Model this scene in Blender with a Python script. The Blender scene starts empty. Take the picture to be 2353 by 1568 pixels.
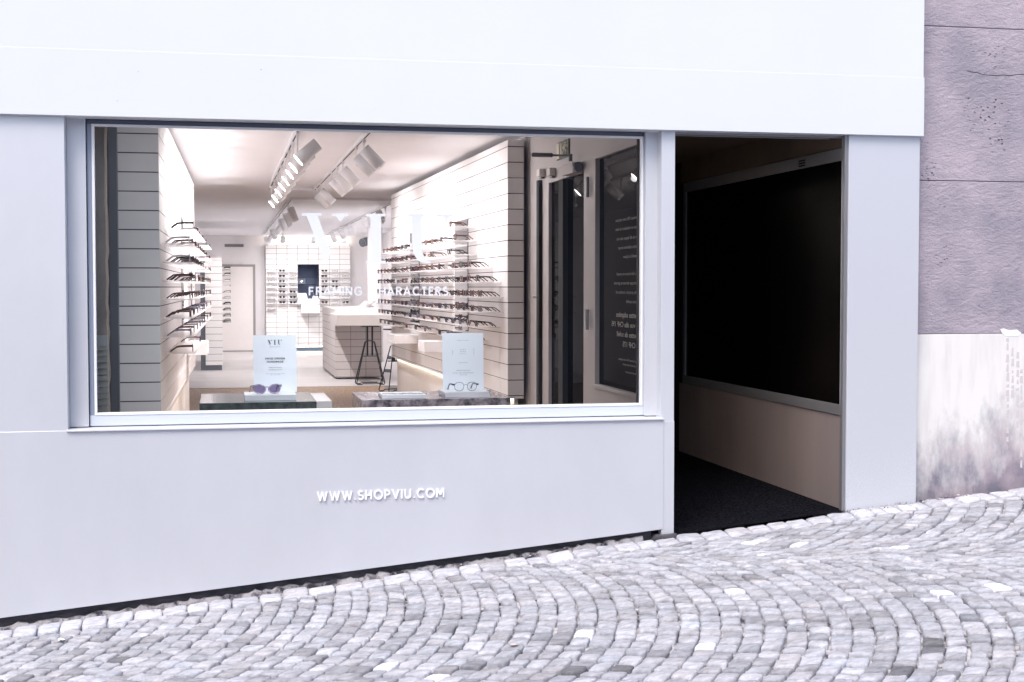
import bpy, bmesh, math, random
from mathutils import Vector, Matrix
random.seed(7)
R = math.radians
sc = bpy.context.scene
COL = sc.collection

# ------------------------------------------------------------------ camera
EYE = 1.70; CAM = Vector((0.0, -7.68, EYE)); F = 3182.0; CX, CY = 1176.5, 784.0
YAW = R(11.82); PITCH = R(2.232)
fwd = Vector((math.sin(YAW)*math.cos(PITCH), math.cos(YAW)*math.cos(PITCH), -math.sin(PITCH)))
rgt = Vector((math.cos(YAW), -math.sin(YAW), 0)); upv = rgt.cross(fwd)
cam = bpy.data.cameras.new('camera'); co = bpy.data.objects.new('camera', cam); COL.objects.link(co)
co.matrix_world = Matrix.Translation(CAM) @ Matrix((rgt, upv, -fwd)).transposed().to_4x4()
cam.sensor_width = 36; cam.lens = 36*F/2353; cam.clip_end = 400; cam.clip_start = .05
sc.camera = co
def at(x, y, Y):
    """point of the plane Y = const seen at photo position x, y (2353 px wide)"""
    d = fwd + rgt*((x-CX)/F) - upv*((y-CY)/F)
    return CAM + d*((Y-CAM.y)/d.y)
def AX(x, Y, y=660): return at(x, y, Y).x
def AZ(y, Y, x=1176): return at(x, y, Y).z
def onX(x, y, X):
    d = fwd + rgt*((x-CX)/F) - upv*((y-CY)/F)
    return CAM + d*((X-CAM.x)/d.x)

# ------------------------------------------------------------------ materials
def mat(name, col, rough=.5, metal=0, spec=.5, noise=0, nscale=8, bump=0, bscale=60, emit=None, estr=0, col2=None, stretch=None, ramp=(.35,.65), alpha=1, sub=None):
    m = bpy.data.materials.new(name); m.use_nodes = True
    nt = m.node_tree; b = nt.nodes['Principled BSDF']
    b.inputs['Base Color'].default_value = (*col, 1); b.inputs['Roughness'].default_value = rough
    b.inputs['Metallic'].default_value = metal; b.inputs['Specular IOR Level'].default_value = spec
    if alpha < 1: b.inputs['Alpha'].default_value = alpha
    tc = nt.nodes.new('ShaderNodeTexCoord'); src = tc.outputs['Object']
    if stretch:
        mp = nt.nodes.new('ShaderNodeMapping'); mp.inputs['Scale'].default_value = stretch
        nt.links.new(src, mp.inputs['Vector']); src = mp.outputs['Vector']
    if col2 is not None or noise:
        n = nt.nodes.new('ShaderNodeTexNoise'); n.inputs['Scale'].default_value = nscale; n.inputs['Detail'].default_value = 7
        n.inputs['Roughness'].default_value = .62
        nt.links.new(src, n.inputs['Vector'])
        r = nt.nodes.new('ShaderNodeValToRGB'); r.color_ramp.elements[0].position = ramp[0]; r.color_ramp.elements[1].position = ramp[1]
        c2 = col2 if col2 is not None else tuple(c*(1-noise) for c in col)
        r.color_ramp.elements[0].color = (*c2, 1); r.color_ramp.elements[1].color = (*col, 1)
        nt.links.new(n.outputs['Fac'], r.inputs['Fac']); nt.links.new(r.outputs['Color'], b.inputs['Base Color'])
    if bump:
        n2 = nt.nodes.new('ShaderNodeTexNoise'); n2.inputs['Scale'].default_value = bscale; n2.inputs['Detail'].default_value = 6
        nt.links.new(src, n2.inputs['Vector'])
        bp = nt.nodes.new('ShaderNodeBump'); bp.inputs['Strength'].default_value = bump; bp.inputs['Distance'].default_value = .01
        nt.links.new(n2.outputs['Fac'], bp.inputs['Height']); nt.links.new(bp.outputs['Normal'], b.inputs['Normal'])
    if emit:
        b.inputs['Emission Color'].default_value = (*emit, 1); b.inputs['Emission Strength'].default_value = estr
    return m
def glass_mat(name, tint=(1,1,1), refl=1.0, rough=0.0, ior=1.45, tintmix=None):
    m = bpy.data.materials.new(name); m.use_nodes = True; nt = m.node_tree; nt.nodes.clear()
    o = nt.nodes.new('ShaderNodeOutputMaterial'); mx = nt.nodes.new('ShaderNodeMixShader')
    t = nt.nodes.new('ShaderNodeBsdfTransparent'); t.inputs['Color'].default_value = (*tint, 1)
    g = nt.nodes.new('ShaderNodeBsdfGlossy'); g.inputs['Roughness'].default_value = rough
    g.inputs['Color'].default_value = (refl, refl, refl, 1)
    f = nt.nodes.new('ShaderNodeFresnel'); f.inputs['IOR'].default_value = ior
    nt.links.new(f.outputs[0], mx.inputs[0]); nt.links.new(t.outputs[0], mx.inputs[1]); nt.links.new(g.outputs[0], mx.inputs[2])
    nt.links.new(mx.outputs[0], o.inputs[0]); return m

M = {}
M['metal'] = mat('silver_white_cladding', (.68,.70,.75), rough=.42, metal=.3, noise=.07, nscale=1.3, stretch=(1,1,.5), bump=.015, bscale=350, spec=.45)
M['band'] = mat('skylit_cladding', (.705,.735,.755), rough=.42, noise=.03, nscale=.9, bump=.012, bscale=350, spec=.4)  # stronger skylight on the upper facade put into a lighter colour
M['frame_shaded'] = mat('shaded_head', (.11,.13,.185), rough=.35)  # shade under the lintel put into the colour of the frame head
M['frame_half_shaded'] = mat('half_shaded_stile', (.26,.30,.39), rough=.35)  # left stile's partial shade put into one even tone
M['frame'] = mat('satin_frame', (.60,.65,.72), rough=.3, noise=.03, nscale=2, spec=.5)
M['bead'] = mat('white_bead', (.86,.88,.92), rough=.4)
M['gap'] = mat('dark_gap', (.012,.012,.016), rough=.8)
M['sill'] = mat('sill_metal', (.68,.70,.75), rough=.35)
M['white_letter'] = mat('white_letter', (.93,.94,.97), rough=.5)
M['vinyl'] = mat('white_vinyl', (.76,.79,.84), rough=.6)
M['glass'] = glass_mat('window_glass', (.98,.985,.99), 1.0, 0, 1.45)
M['doorglass'] = glass_mat('door_glass', (.42,.41,.37), .06, 0, 1.4)
M['black_gloss'] = mat('black_glass', (.002,.0015,.0015), rough=.2, spec=.03)
M['alu'] = mat('aluminium', (.33,.33,.35), rough=.35, metal=.6)
M['brushed'] = mat('brushed_metal', (.55,.46,.44), rough=.4, metal=.55, noise=.12, nscale=3, stretch=(1,1,.15), bump=.03, bscale=300)
M['carpet'] = mat('dark_carpet', (.017,.018,.025), rough=.95, spec=0.02, col2=(.001,.001,.002), nscale=70, bump=.8, bscale=320, ramp=(.4,.6))
M['shadewall'] = mat('shaded_wall', (.016,.015,.016), rough=.7, noise=.3, nscale=2)  # gloom of the passage put into a near-black wall colour
M['brownceil'] = mat('brown_soffit', (.17,.12,.08), rough=.7, noise=.3, nscale=2)
M['tile'] = mat('pale_tile', (.76,.735,.73), rough=.5, noise=.05, nscale=1.5, spec=.35)
M['grout'] = mat('dark_grout', (.05,.035,.04), rough=.9)
M['tile_wood'] = mat('counter_tile', (.60,.55,.53), rough=.5, noise=.07, nscale=2)
M['ceiling'] = mat('plaster_ceiling', (.91,.905,.94), rough=.9, noise=.02, nscale=2)
M['plaster'] = mat('plaster', (.74,.71,.72), rough=.9, noise=.05, nscale=2)
M['doorw'] = mat('painted_door', (.74,.70,.68), rough=.55, noise=.03)
M['lowered'] = mat('lower_wall', (.78,.74,.71), rough=.6, noise=.08, nscale=2)
M['concrete_floor'] = mat('concrete_floor', (.60,.57,.56), rough=.35, noise=.14, nscale=1.5, stretch=(.6,3,1))
M['wood_floor'] = mat('wood_floor', (.42,.30,.20), rough=.45, col2=(.20,.12,.075), nscale=9, stretch=(5,.8,1))
M['spot'] = mat('white_lacquer', (.78,.78,.80), rough=.4)
M['spot_grey'] = mat('grey_lacquer', (.10,.11,.13), rough=.4)
M['lamp'] = mat('lamp_disc', (1,1,1), emit=(1,.95,.9), estr=22)
M['led'] = mat('led_strip', (1,1,1), emit=(1,.86,.70), estr=9)
M['shelf'] = mat('white_acrylic', (.90,.89,.90), rough=.2, spec=.6)
def acrylic():
    m = bpy.data.materials.new('frosted_acrylic'); m.use_nodes = True; nt = m.node_tree; nt.nodes.clear(); N = nt.nodes.new; L = nt.links.new
    o = N('ShaderNodeOutputMaterial'); a = N('ShaderNodeMixShader'); t = N('ShaderNodeBsdfTransparent'); d = N('ShaderNodeBsdfDiffuse'); g = N('ShaderNodeBsdfTranslucent'); b = N('ShaderNodeMixShader')
    d.inputs[0].default_value = (.9,.88,.89,1); g.inputs[0].default_value = (.9,.88,.89,1); b.inputs[0].default_value = .5; a.inputs[0].default_value = .45
    L(d.outputs[0], b.inputs[1]); L(g.outputs[0], b.inputs[2]); L(t.outputs[0], a.inputs[1]); L(b.outputs[0], a.inputs[2]); L(a.outputs[0], o.inputs[0]); return m
M['acrylic'] = acrylic()
M['mirror'] = mat('mirror', (.72,.73,.72), rough=.02, metal=1)
M['black'] = mat('black_metal', (.012,.012,.014), rough=.4)
M['marble'] = mat('breccia_marble', (.50,.43,.45), rough=.18, col2=(.10,.09,.11), nscale=14, ramp=(.40,.60), spec=.6)
M['marble_green'] = mat('green_marble', (.13,.16,.16), rough=.15, col2=(.03,.045,.045), nscale=16, ramp=(.3,.7), spec=.6)
M['card'] = mat('white_card', (.84,.88,.93), rough=.7)
M['paper'] = mat('paper_block', (.84,.85,.88), rough=.5)
M['ink'] = mat('ink', (.02,.03,.06), rough=.7)
M['bluegrey'] = mat('blue_grey_room', (.36,.43,.62), rough=.8)  # brightness of the lit room put into its wall colour
M['bluelight'] = mat('blue_screen', (.34,.40,.55), rough=.3)
M['signgreen'] = mat('dark_green_sign', (.05,.06,.03), rough=.5)
M['signwhite'] = mat('pale_pictogram', (.75,.72,.55), rough=.5)
M['offwhite'] = mat('cream_paint', (.46,.43,.42), rough=.5)
M['textglass'] = mat('pale_vinyl', (.40,.40,.36), rough=.6, emit=None)
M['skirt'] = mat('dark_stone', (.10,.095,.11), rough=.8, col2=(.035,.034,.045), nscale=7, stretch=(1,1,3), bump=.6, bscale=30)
M['laptop'] = mat('white_laptop', (.8,.8,.82), rough=.3)
M['shutter'] = mat('reflected_grey_shutter', (.70,.72,.67), rough=.6)
M['stoneold'] = mat('old_stone', (.72,.66,.56), rough=.9, col2=(.38,.36,.33), nscale=5, bump=.5, bscale=30, ramp=(.3,.7), stretch=(1,1,.5))
M['opp'] = mat('street_facade', (.44,.45,.50), rough=.9, noise=.2, nscale=1)
M['oppwin'] = mat('street_window', (.03,.035,.05), rough=.2)

# right hand building: rendered stone, shallow pits, and stained plaster
def stone_mats():
    m = bpy.data.materials.new('mauve_render'); m.use_nodes = True; nt = m.node_tree; b = nt.nodes['Principled BSDF']
    b.inputs['Roughness'].default_value = .85
    N = nt.nodes.new; L = nt.links.new
    tc = N('ShaderNodeTexCoord')
    n1 = N('ShaderNodeTexNoise'); n1.inputs['Scale'].default_value = 2.2; n1.inputs['Detail'].default_value = 9; n1.inputs['Roughness'].default_value = .6
    r1 = N('ShaderNodeValToRGB'); r1.color_ramp.elements[0].position = .36; r1.color_ramp.elements[1].position = .62
    r1.color_ramp.elements[0].color = (.33,.305,.36,1); r1.color_ramp.elements[1].color = (.485,.425,.485,1)
    L(tc.outputs['Object'], n1.inputs['Vector']); L(n1.outputs['Fac'], r1.inputs['Fac'])
    mp = N('ShaderNodeMapping'); mp.inputs['Scale'].default_value = (34, 34, 50); L(tc.outputs['Object'], mp.inputs['Vector'])
    v = N('ShaderNodeTexVoronoi'); v.inputs['Scale'].default_value = 1.0; L(mp.outputs[0], v.inputs['Vector'])
    vr = N('ShaderNodeMapRange'); vr.inputs['From Min'].default_value = .10; vr.inputs['From Max'].default_value = .30; L(v.outputs['Distance'], vr.inputs['Value'])
    n3 = N('ShaderNodeTexNoise'); n3.inputs['Scale'].default_value = 3.1; n3.inputs['Detail'].default_value = 3; L(tc.outputs['Object'], n3.inputs['Vector'])
    mr = N('ShaderNodeMapRange'); mr.inputs['From Min'].default_value = .57; mr.inputs['From Max'].default_value = .66; L(n3.outputs['Fac'], mr.inputs['Value'])
    mul = N('ShaderNodeMath'); mul.operation = 'SUBTRACT'; mul.inputs[0].default_value = 1; L(vr.outputs[0], mul.inputs[1])
    pit = N('ShaderNodeMath'); pit.operation = 'MULTIPLY'; L(mul.outputs[0], pit.inputs[0]); L(mr.outputs[0], pit.inputs[1])
    mx = N('ShaderNodeMixRGB'); mx.inputs[2].default_value = (.09,.075,.10,1); L(pit.outputs[0], mx.inputs[0]); L(r1.outputs[0], mx.inputs[1])
    L(mx.outputs[0], b.inputs['Base Color'])
    n2 = N('ShaderNodeTexNoise'); n2.inputs['Scale'].default_value = 1; n2.inputs['Detail'].default_value = 8; n2.inputs['Roughness'].default_value = .7
    mp2 = N('ShaderNodeMapping'); mp2.inputs['Scale'].default_value = (22, 22, 38); L(tc.outputs['Object'], mp2.inputs['Vector']); L(mp2.outputs[0], n2.inputs['Vector'])
    ms = N('ShaderNodeMath'); ms.operation = 'SUBTRACT'; L(n2.outputs['Fac'], ms.inputs[0]); L(pit.outputs[0], ms.inputs[1])
    bp = N('ShaderNodeBump'); bp.inputs['Strength'].default_value = .9; bp.inputs['Distance'].default_value = .02
    L(ms.outputs[0], bp.inputs['Height']); L(bp.outputs[0], b.inputs['Normal'])
    M['render'] = m
    # stained white plaster: dirt rises from the ground line in ragged streaks
    m = bpy.data.materials.new('stained_plaster'); m.use_nodes = True; nt = m.node_tree; b = nt.nodes['Principled BSDF']
    b.inputs['Roughness'].default_value = .7
    N = nt.nodes.new; L = nt.links.new
    tc = N('ShaderNodeTexCoord'); sp = N('ShaderNodeSeparateXYZ'); L(tc.outputs['Object'], sp.inputs[0])
    g = N('ShaderNodeMath'); g.operation = 'MULTIPLY'; g.inputs[1].default_value = -.0975; L(sp.outputs['X'], g.inputs[0])
    hgt = N('ShaderNodeMath'); hgt.operation = 'ADD'; L(sp.outputs['Z'], hgt.inputs[0]); L(g.outputs[0], hgt.inputs[1])
    mp = N('ShaderNodeMapping'); mp.inputs['Scale'].default_value = (11, 11, 5.0); L(tc.outputs['Object'], mp.inputs['Vector'])
    n = N('ShaderNodeTexNoise'); n.inputs['Scale'].default_value = 1.0; n.inputs['Detail'].default_value = 9; n.inputs['Roughness'].default_value = .65; L(mp.outputs[0], n.inputs['Vector'])
    k = N('ShaderNodeMath'); k.operation = 'MULTIPLY_ADD'; k.inputs[1].default_value = .95; k.inputs[2].default_value = -.24; L(n.outputs['Fac'], k.inputs[0])
    xk = N('ShaderNodeMapRange'); xk.inputs['From Min'].default_value = 4.1; xk.inputs['From Max'].default_value = 5.0; xk.inputs['To Min'].default_value = 0; xk.inputs['To Max'].default_value = .22
    L(sp.outputs['X'], xk.inputs['Value'])
    k2 = N('ShaderNodeMath'); k2.operation = 'ADD'; L(k.outputs[0], k2.inputs[0]); L(xk.outputs[0], k2.inputs[1])
    d = N('ShaderNodeMath'); d.operation = 'SUBTRACT'; L(k2.outputs[0], d.inputs[0]); L(hgt.outputs[0], d.inputs[1])
    dr = N('ShaderNodeMapRange'); dr.inputs['From Min'].default_value = -.18; dr.inputs['From Max'].default_value = .32; L(d.outputs[0], dr.inputs['Value'])
    n2 = N('ShaderNodeTexNoise'); n2.inputs['Scale'].default_value = 6; n2.inputs['Detail'].default_value = 5; L(tc.outputs['Object'], n2.inputs['Vector'])
    rr = N('ShaderNodeValToRGB'); rr.color_ramp.elements[0].position = .4; rr.color_ramp.elements[1].position = .62
    rr.color_ramp.elements[0].color = (.20,.19,.24,1); rr.color_ramp.elements[1].color = (.38,.32,.36,1); L(n2.outputs['Fac'], rr.inputs['Fac'])
    mp3 = N('ShaderNodeMapping'); mp3.inputs['Scale'].default_value = (16, 16, 2.4); L(tc.outputs['Object'], mp3.inputs['Vector'])
    n3 = N('ShaderNodeTexNoise'); n3.inputs['Scale'].default_value = 1; n3.inputs['Detail'].default_value = 5; L(mp3.outputs[0], n3.inputs['Vector'])
    r3 = N('ShaderNodeValToRGB'); r3.color_ramp.elements[0].position = .33; r3.color_ramp.elements[1].position = .55
    r3.color_ramp.elements[0].color = (.69,.67,.66,1); r3.color_ramp.elements[1].color = (.77,.76,.745,1); L(n3.outputs['Fac'], r3.inputs['Fac'])
    mx = N('ShaderNodeMixRGB'); L(dr.outputs[0], mx.inputs[0]); L(r3.outputs[0], mx.inputs[1]); L(rr.outputs[0], mx.inputs[2])
    L(mx.outputs[0], b.inputs['Base Color'])
    bp = N('ShaderNodeBump'); bp.inputs['Strength'].default_value = .2; bp.inputs['Distance'].default_value = .01; L(n2.outputs['Fac'], bp.inputs['Height']); L(bp.outputs[0], b.inputs['Normal'])
    M['plaster_stained'] = m
    # weathered pier metal: salt specks low down
    m = mat('weathered_cladding', (.655,.675,.725), rough=.42, metal=.3, bump=.015, bscale=350); nt = m.node_tree; b = nt.nodes['Principled BSDF']
    N = nt.nodes.new; L = nt.links.new
    tc = N('ShaderNodeTexCoord'); sp = N('ShaderNodeSeparateXYZ'); L(tc.outputs['Object'], sp.inputs[0])
    v = N('ShaderNodeTexNoise'); v.inputs['Scale'].default_value = 80; v.inputs['Detail'].default_value = 6; v.inputs['Roughness'].default_value = .8; L(tc.outputs['Object'], v.inputs['Vector'])
    n = N('ShaderNodeTexNoise'); n.inputs['Scale'].default_value = 3; n.inputs['Detail'].default_value = 4; L(tc.outputs['Object'], n.inputs['Vector'])
    hz = N('ShaderNodeMapRange'); hz.inputs['From Min'].default_value = 1.7; hz.inputs['From Max'].default_value = .55; hz.inputs['To Min'].default_value = -.12; hz.inputs['To Max'].default_value = .09; L(sp.outputs['Z'], hz.inputs['Value'])
    a = N('ShaderNodeMath'); a.operation = 'ADD'; L(v.outputs['Fac'], a.inputs[0]); L(hz.outputs[0], a.inputs[1])
    a2 = N('ShaderNodeMath'); a2.operation = 'MULTIPLY_ADD'; a2.inputs[1].default_value = .25; L(n.outputs['Fac'], a2.inputs[0]); L(a.outputs[0], a2.inputs[2])
    mr = N('ShaderNodeMapRange'); mr.inputs['From Min'].default_value = .70; mr.inputs['From Max'].default_value = .80; L(a2.outputs[0], mr.inputs['Value'])
    mx = N('ShaderNodeMixRGB'); mx.inputs[1].default_value = (.655,.675,.725,1); mx.inputs[2].default_value = (.70,.73,.78,1); L(mr.outputs[0], mx.inputs[0]); L(mx.outputs[0], b.inputs['Base Color'])
    M['weathered'] = m
    # cobbles: own tone of each stone from a mesh attribute
    m = bpy.data.materials.new('granite_setts'); m.use_nodes = True; nt = m.node_tree; b = nt.nodes['Principled BSDF']
    b.inputs['Roughness'].default_value = .62; b.inputs['Specular IOR Level'].default_value = .35
    N = nt.nodes.new; L = nt.links.new
    at_ = N('ShaderNodeAttribute'); at_.attribute_name = 'stone'; tc = N('ShaderNodeTexCoord')
    mp = N('ShaderNodeMapping'); mp.inputs['Scale'].default_value = (14, 40, 14); L(tc.outputs['Object'], mp.inputs['Vector'])
    n = N('ShaderNodeTexNoise'); n.inputs['Scale'].default_value = 1; n.inputs['Detail'].default_value = 9; n.inputs['Roughness'].default_value = .7; L(mp.outputs[0], n.inputs['Vector'])
    mr = N('ShaderNodeMapRange'); mr.inputs['From Min'].default_value = .3; mr.inputs['From Max'].default_value = .7; mr.inputs['To Min'].default_value = .58; mr.inputs['To Max'].default_value = 1.30; L(n.outputs['Fac'], mr.inputs['Value'])
    mx = N('ShaderNodeVectorMath'); mx.operation = 'SCALE'; L(at_.outputs['Color'], mx.inputs[0]); L(mr.outputs[0], mx.inputs['Scale'])
    L(mx.outputs[0], b.inputs['Base Color'])
    n2 = N('ShaderNodeTexNoise'); n2.inputs['Scale'].default_value = 38; n2.inputs['Detail'].default_value = 9; n2.inputs['Roughness'].default_value = .72; L(tc.outputs['Object'], n2.inputs['Vector'])
    bp = N('ShaderNodeBump'); bp.inputs['Strength'].default_value = .9; bp.inputs['Distance'].default_value = .012; L(n2.outputs['Fac'], bp.inputs['Height']); L(bp.outputs[0], b.inputs['Normal'])
    M['setts'] = m
    M['joint'] = mat('joint_sand', (.52,.50,.52), rough=.95, col2=(.05,.045,.06), nscale=13, ramp=(.40,.56), bump=.6, bscale=90)
stone_mats()

# ------------------------------------------------------------------ mesh helpers
def link(name, bm, m, parent=None, smooth=False, bevel=0):
    me = bpy.data.meshes.new(name); bm.normal_update(); bm.to_mesh(me); bm.free()
    if isinstance(m, (list, tuple)):
        for k in m: me.materials.append(k)
    else: me.materials.append(m)
    if smooth:
        for p in me.polygons: p.use_smooth = True
    o = bpy.data.objects.new(name, me); COL.objects.link(o)
    if parent: o.parent = parent
    if bevel:
        b = o.modifiers.new('edge', 'BEVEL'); b.width = bevel; b.segments = 2; b.limit_method = 'ANGLE'
    return o
def tag(o, label=None, cat=None, group=None, kind=None):
    if label: o['label'] = label
    if cat: o['category'] = cat
    if group: o['group'] = group
    if kind: o['kind'] = kind
    return o
def thing(name, label, cat, loc=(0,0,0), rz=0, group=None, kind=None):
    o = bpy.data.objects.new(name, None); COL.objects.link(o); o.location = loc; o.rotation_euler = (0,0,rz)
    o.empty_display_size = .05
    return tag(o, label, cat, group, kind)
def copy_tree(o, parent=None):
    c = o.copy(); COL.objects.link(c); c.parent = parent
    for ch in list(o.children): copy_tree(ch, c)
    return c
def BM(): return bmesh.new()
def box(bm, x0, x1, y0, y1, z0, z1, mi=0):
    v = [bm.verts.new(p) for p in ((x0,y0,z0),(x1,y0,z0),(x1,y1,z0),(x0,y1,z0),(x0,y0,z1),(x1,y0,z1),(x1,y1,z1),(x0,y1,z1))]
    for f in ((0,3,2,1),(4,5,6,7),(0,1,5,4),(1,2,6,5),(2,3,7,6),(3,0,4,7)):
        bm.faces.new([v[i] for i in f]).material_index = mi
def prism(bm, poly, y0, y1, mi=0):
    """extrude a polygon given in (x, z) from y0 (front) to y1"""
    a = [bm.verts.new((p[0], y0, p[1])) for p in poly]; b = [bm.verts.new((p[0], y1, p[1])) for p in poly]
    n = len(poly); fs = [bm.faces.new(a)]; fs.append(bm.faces.new(b[::-1]))
    for i in range(n): fs.append(bm.faces.new((a[i], b[i], b[(i+1)%n], a[(i+1)%n])))
    for f in fs: f.material_index = mi
    bmesh.ops.recalc_face_normals(bm, faces=fs)
def hexa(bm, p, n, d, mi=0):
    """quad p (4 points) given thickness d along -n"""
    a = [bm.verts.new(q) for q in p]; b = [bm.verts.new(Vector(q)-Vector(n)*d) for q in p]
    fs = [bm.faces.new(a), bm.faces.new(b[::-1])]
    for i in range(4): fs.append(bm.faces.new((a[i], b[i], b[(i+1)%4], a[(i+1)%4])))
    for f in fs: f.material_index = mi
    bmesh.ops.recalc_face_normals(bm, faces=fs)
def tube(bm, pts, r, n=6, closed=False, mi=0, r2=None):
    pts = [Vector(p) for p in pts]; rings = []; N = len(pts)
    for i, p in enumerate(pts):
        if closed: t = pts[(i+1)%N]-pts[i-1]
        else: t = pts[min(i+1,N-1)]-pts[max(i-1,0)]
        t.normalize(); ref = Vector((0,0,1)) if abs(t.z) < .9 else Vector((0,1,0))
        a = t.cross(ref).normalized(); b = t.cross(a)
        rr = r if not callable(r) else r(i/(N-1))
        rb = rr if r2 is None else r2
        rings.append([bm.verts.new(p + a*math.cos(6.28318*k/n)*rr + b*math.sin(6.28318*k/n)*rb) for k in range(n)])
    for i in range(N if closed else N-1):
        A, B = rings[i], rings[(i+1)%N]
        for k in range(n): bm.faces.new((A[k], A[(k+1)%n], B[(k+1)%n], B[k])).material_index = mi
    if not closed:
        bm.faces.new(rings[0][::-1]).material_index = mi; bm.faces.new(rings[-1]).material_index = mi
def cyl(bm, a, b, r, n=20, mi=0, cap=True, r1=None):
    a, b = Vector(a), Vector(b); t = (b-a).normalized(); ref = Vector((0,0,1)) if abs(t.z) < .9 else Vector((0,1,0))
    u = t.cross(ref).normalized(); w = t.cross(u); r1 = r if r1 is None else r1
    A = [bm.verts.new(a+u*math.cos(2*math.pi*k/n)*r+w*math.sin(2*math.pi*k/n)*r) for k in range(n)]
    B = [bm.verts.new(b+u*math.cos(2*math.pi*k/n)*r1+w*math.sin(2*math.pi*k/n)*r1) for k in range(n)]
    for k in range(n): bm.faces.new((A[k], B[k], B[(k+1)%n], A[(k+1)%n])).material_index = mi
    if cap: bm.faces.new(A).material_index = mi; bm.faces.new(B[::-1]).material_index = mi
    bmesh.ops.recalc_face_normals(bm, faces=bm.faces[:])
def tiles(bm, o, u, v, n, W, H, tw, th, gu=.003, gv=.006, v0=0, holes=(), proud=.004, u0=0):
    """tile faces as shallow slabs: o origin, u across, v up, n outwards; v0 first joint offset; holes in (u0,u1,v0,v1)"""
    o, u, v, n = Vector(o), Vector(u), Vector(v), Vector(n)
    us = [0]+[x for x in [u0+i*tw for i in range(1 if u0 == 0 else 0, int(W/tw)+2)] if .004 < x < W-.004]+[W]
    vs = [0]+[x for x in [v0+i*th for i in range(-1, int(H/th)+2)] if .004 < x < H-.004]+[H]
    for i in range(len(us)-1):
        for j in range(len(vs)-1):
            a, b, c, d = us[i], us[i+1], vs[j], vs[j+1]
            if any(h[0]-.01 < (a+b)/2 < h[1]+.01 and h[2]-.01 < (c+d)/2 < h[3]+.01 for h in holes): continue
            a2, b2 = (a+gu/2 if i else a), (b-gu/2 if i < len(us)-2 else b)
            c2, d2 = (c+gv/2 if j else c), (d-gv/2 if j < len(vs)-2 else d)
            q = [o+u*a2+v*c2, o+u*b2+v*c2, o+u*b2+v*d2, o+u*a2+v*d2]
            jit = random.uniform(-.0006, .0006)
            hexa(bm, [p+n*(proud+jit) for p in q], n, proud+jit-.0005)
def H(h): return EYE+h

# ------------------------------------------------------------------ ground & cobbles
def G(x, y): return .0975*x + .09*max(min(y, 0), -4)
bm = BM()
xs = [-14, -3, -2, 0, 2, 4, 6, 14]; ys = [-14, -8, -4.001, -4, -2, 0, .02]
gv = {}
for i, x in enumerate(xs):
    for j, y in enumerate(ys): gv[i,j] = bm.verts.new((x, y, G(x,y)-.023))
for i in range(len(xs)-1):
    for j in range(len(ys)-1): bm.faces.new((gv[i,j], gv[i+1,j], gv[i+1,j+1], gv[i,j+1]))
tag(link('ground', bm, M['joint']), kind='structure')

def clip(poly, a, b, c):      # keep a*x+b*y<=c
    out = []
    for i in range(len(poly)):
        p, q = poly[i], poly[(i+1)%len(poly)]; fp, fq = a*p[0]+b*p[1]-c, a*q[0]+b*q[1]-c
        if fp <= 0: out.append(p)
        if (fp < 0 < fq) or (fq < 0 < fp):
            t = fp/(fp-fq); out.append((p[0]+(q[0]-p[0])*t, p[1]+(q[1]-p[1])*t))
    return out
def parea(p): return abs(sum(p[i][0]*p[(i+1)%len(p)][1]-p[(i+1)%len(p)][0]*p[i][1] for i in range(len(p)))/2)
def inset(poly, g):
    n = len(poly); s = sum(poly[i][0]*poly[(i+1)%n][1]-poly[(i+1)%n][0]*poly[i][1] for i in range(n))
    if s < 0: poly = poly[::-1]
    out = poly
    for i in range(n):
        p, q = poly[i], poly[(i+1)%n]; dx, dy = q[0]-p[0], q[1]-p[1]; l = math.hypot(dx, dy)
        if l < 1e-4: continue
        nx, ny = dy/l, -dx/l
        out = clip(out, nx, ny, nx*p[0]+ny*p[1]-g)
        if len(out) < 3: return []
    return out
def chaikin(p, it=2, k=.2):
    for _ in range(it):
        q = []
        for i in range(len(p)):
            a, b = p[i], p[(i+1)%len(p)]
            q += [(a[0]+(b[0]-a[0])*k, a[1]+(b[1]-a[1])*k), (a[0]+(b[0]-a[0])*(1-k), a[1]+(b[1]-a[1])*(1-k))]
        p = q; k = .25
    return p
def stones(bm, lay, poly, tone, gap=.0026, dome=.003):
    p = inset(poly, gap)
    if len(p) < 3 or parea(p) < .0012: return
    p = chaikin(p, 2, .11)
    cx = sum(a[0] for a in p)/len(p); cy = sum(a[1] for a in p)/len(p)
    tx, ty, dz = random.gauss(0,.04), random.gauss(-.02,.04), random.gauss(0,.0030)
    def Z(x, y, e): return G(x,y)+dz+(x-cx)*tx+(y-cy)*ty+e
    rings = []
    for s, e in ((1.0,-.03),(1.0,-.010),(.955,-.0035),(.84,.0002),(.45,dome)):
        rings.append([bm.verts.new((cx+(a[0]-cx)*s, cy+(a[1]-cy)*s, Z(cx+(a[0]-cx)*s, cy+(a[1]-cy)*s, e+random.gauss(0,.0011)))) for a in p])
    fs = []
    n = len(p)
    for A, B in zip(rings, rings[1:]):
        for k in range(n): fs.append(bm.faces.new((A[k], A[(k+1)%n], B[(k+1)%n], B[k])))
    fs.append(bm.faces.new(rings[-1]))
    for f in fs:
        f.smooth = True
        for l in f.loops: l[lay] = (*tone, 1)
def ground_at(px, py):
    d = fwd + rgt*((px-CX)/F) - upv*((py-CY)/F)
    return CAM + d*((.0975*CAM.x+.09*CAM.y-CAM.z)/(d.z-.0975*d.x-.09*d.y))
WHITES = [ground_at(*q) for q in ((1725,1245),(1824,1252),(1752,1275),(2093,1253),(2314,1265),(1680,1357),(2144,1355),(1614,1481),(2284,1346),(880,1525),(972,1557),(1318,1460))]
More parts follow.
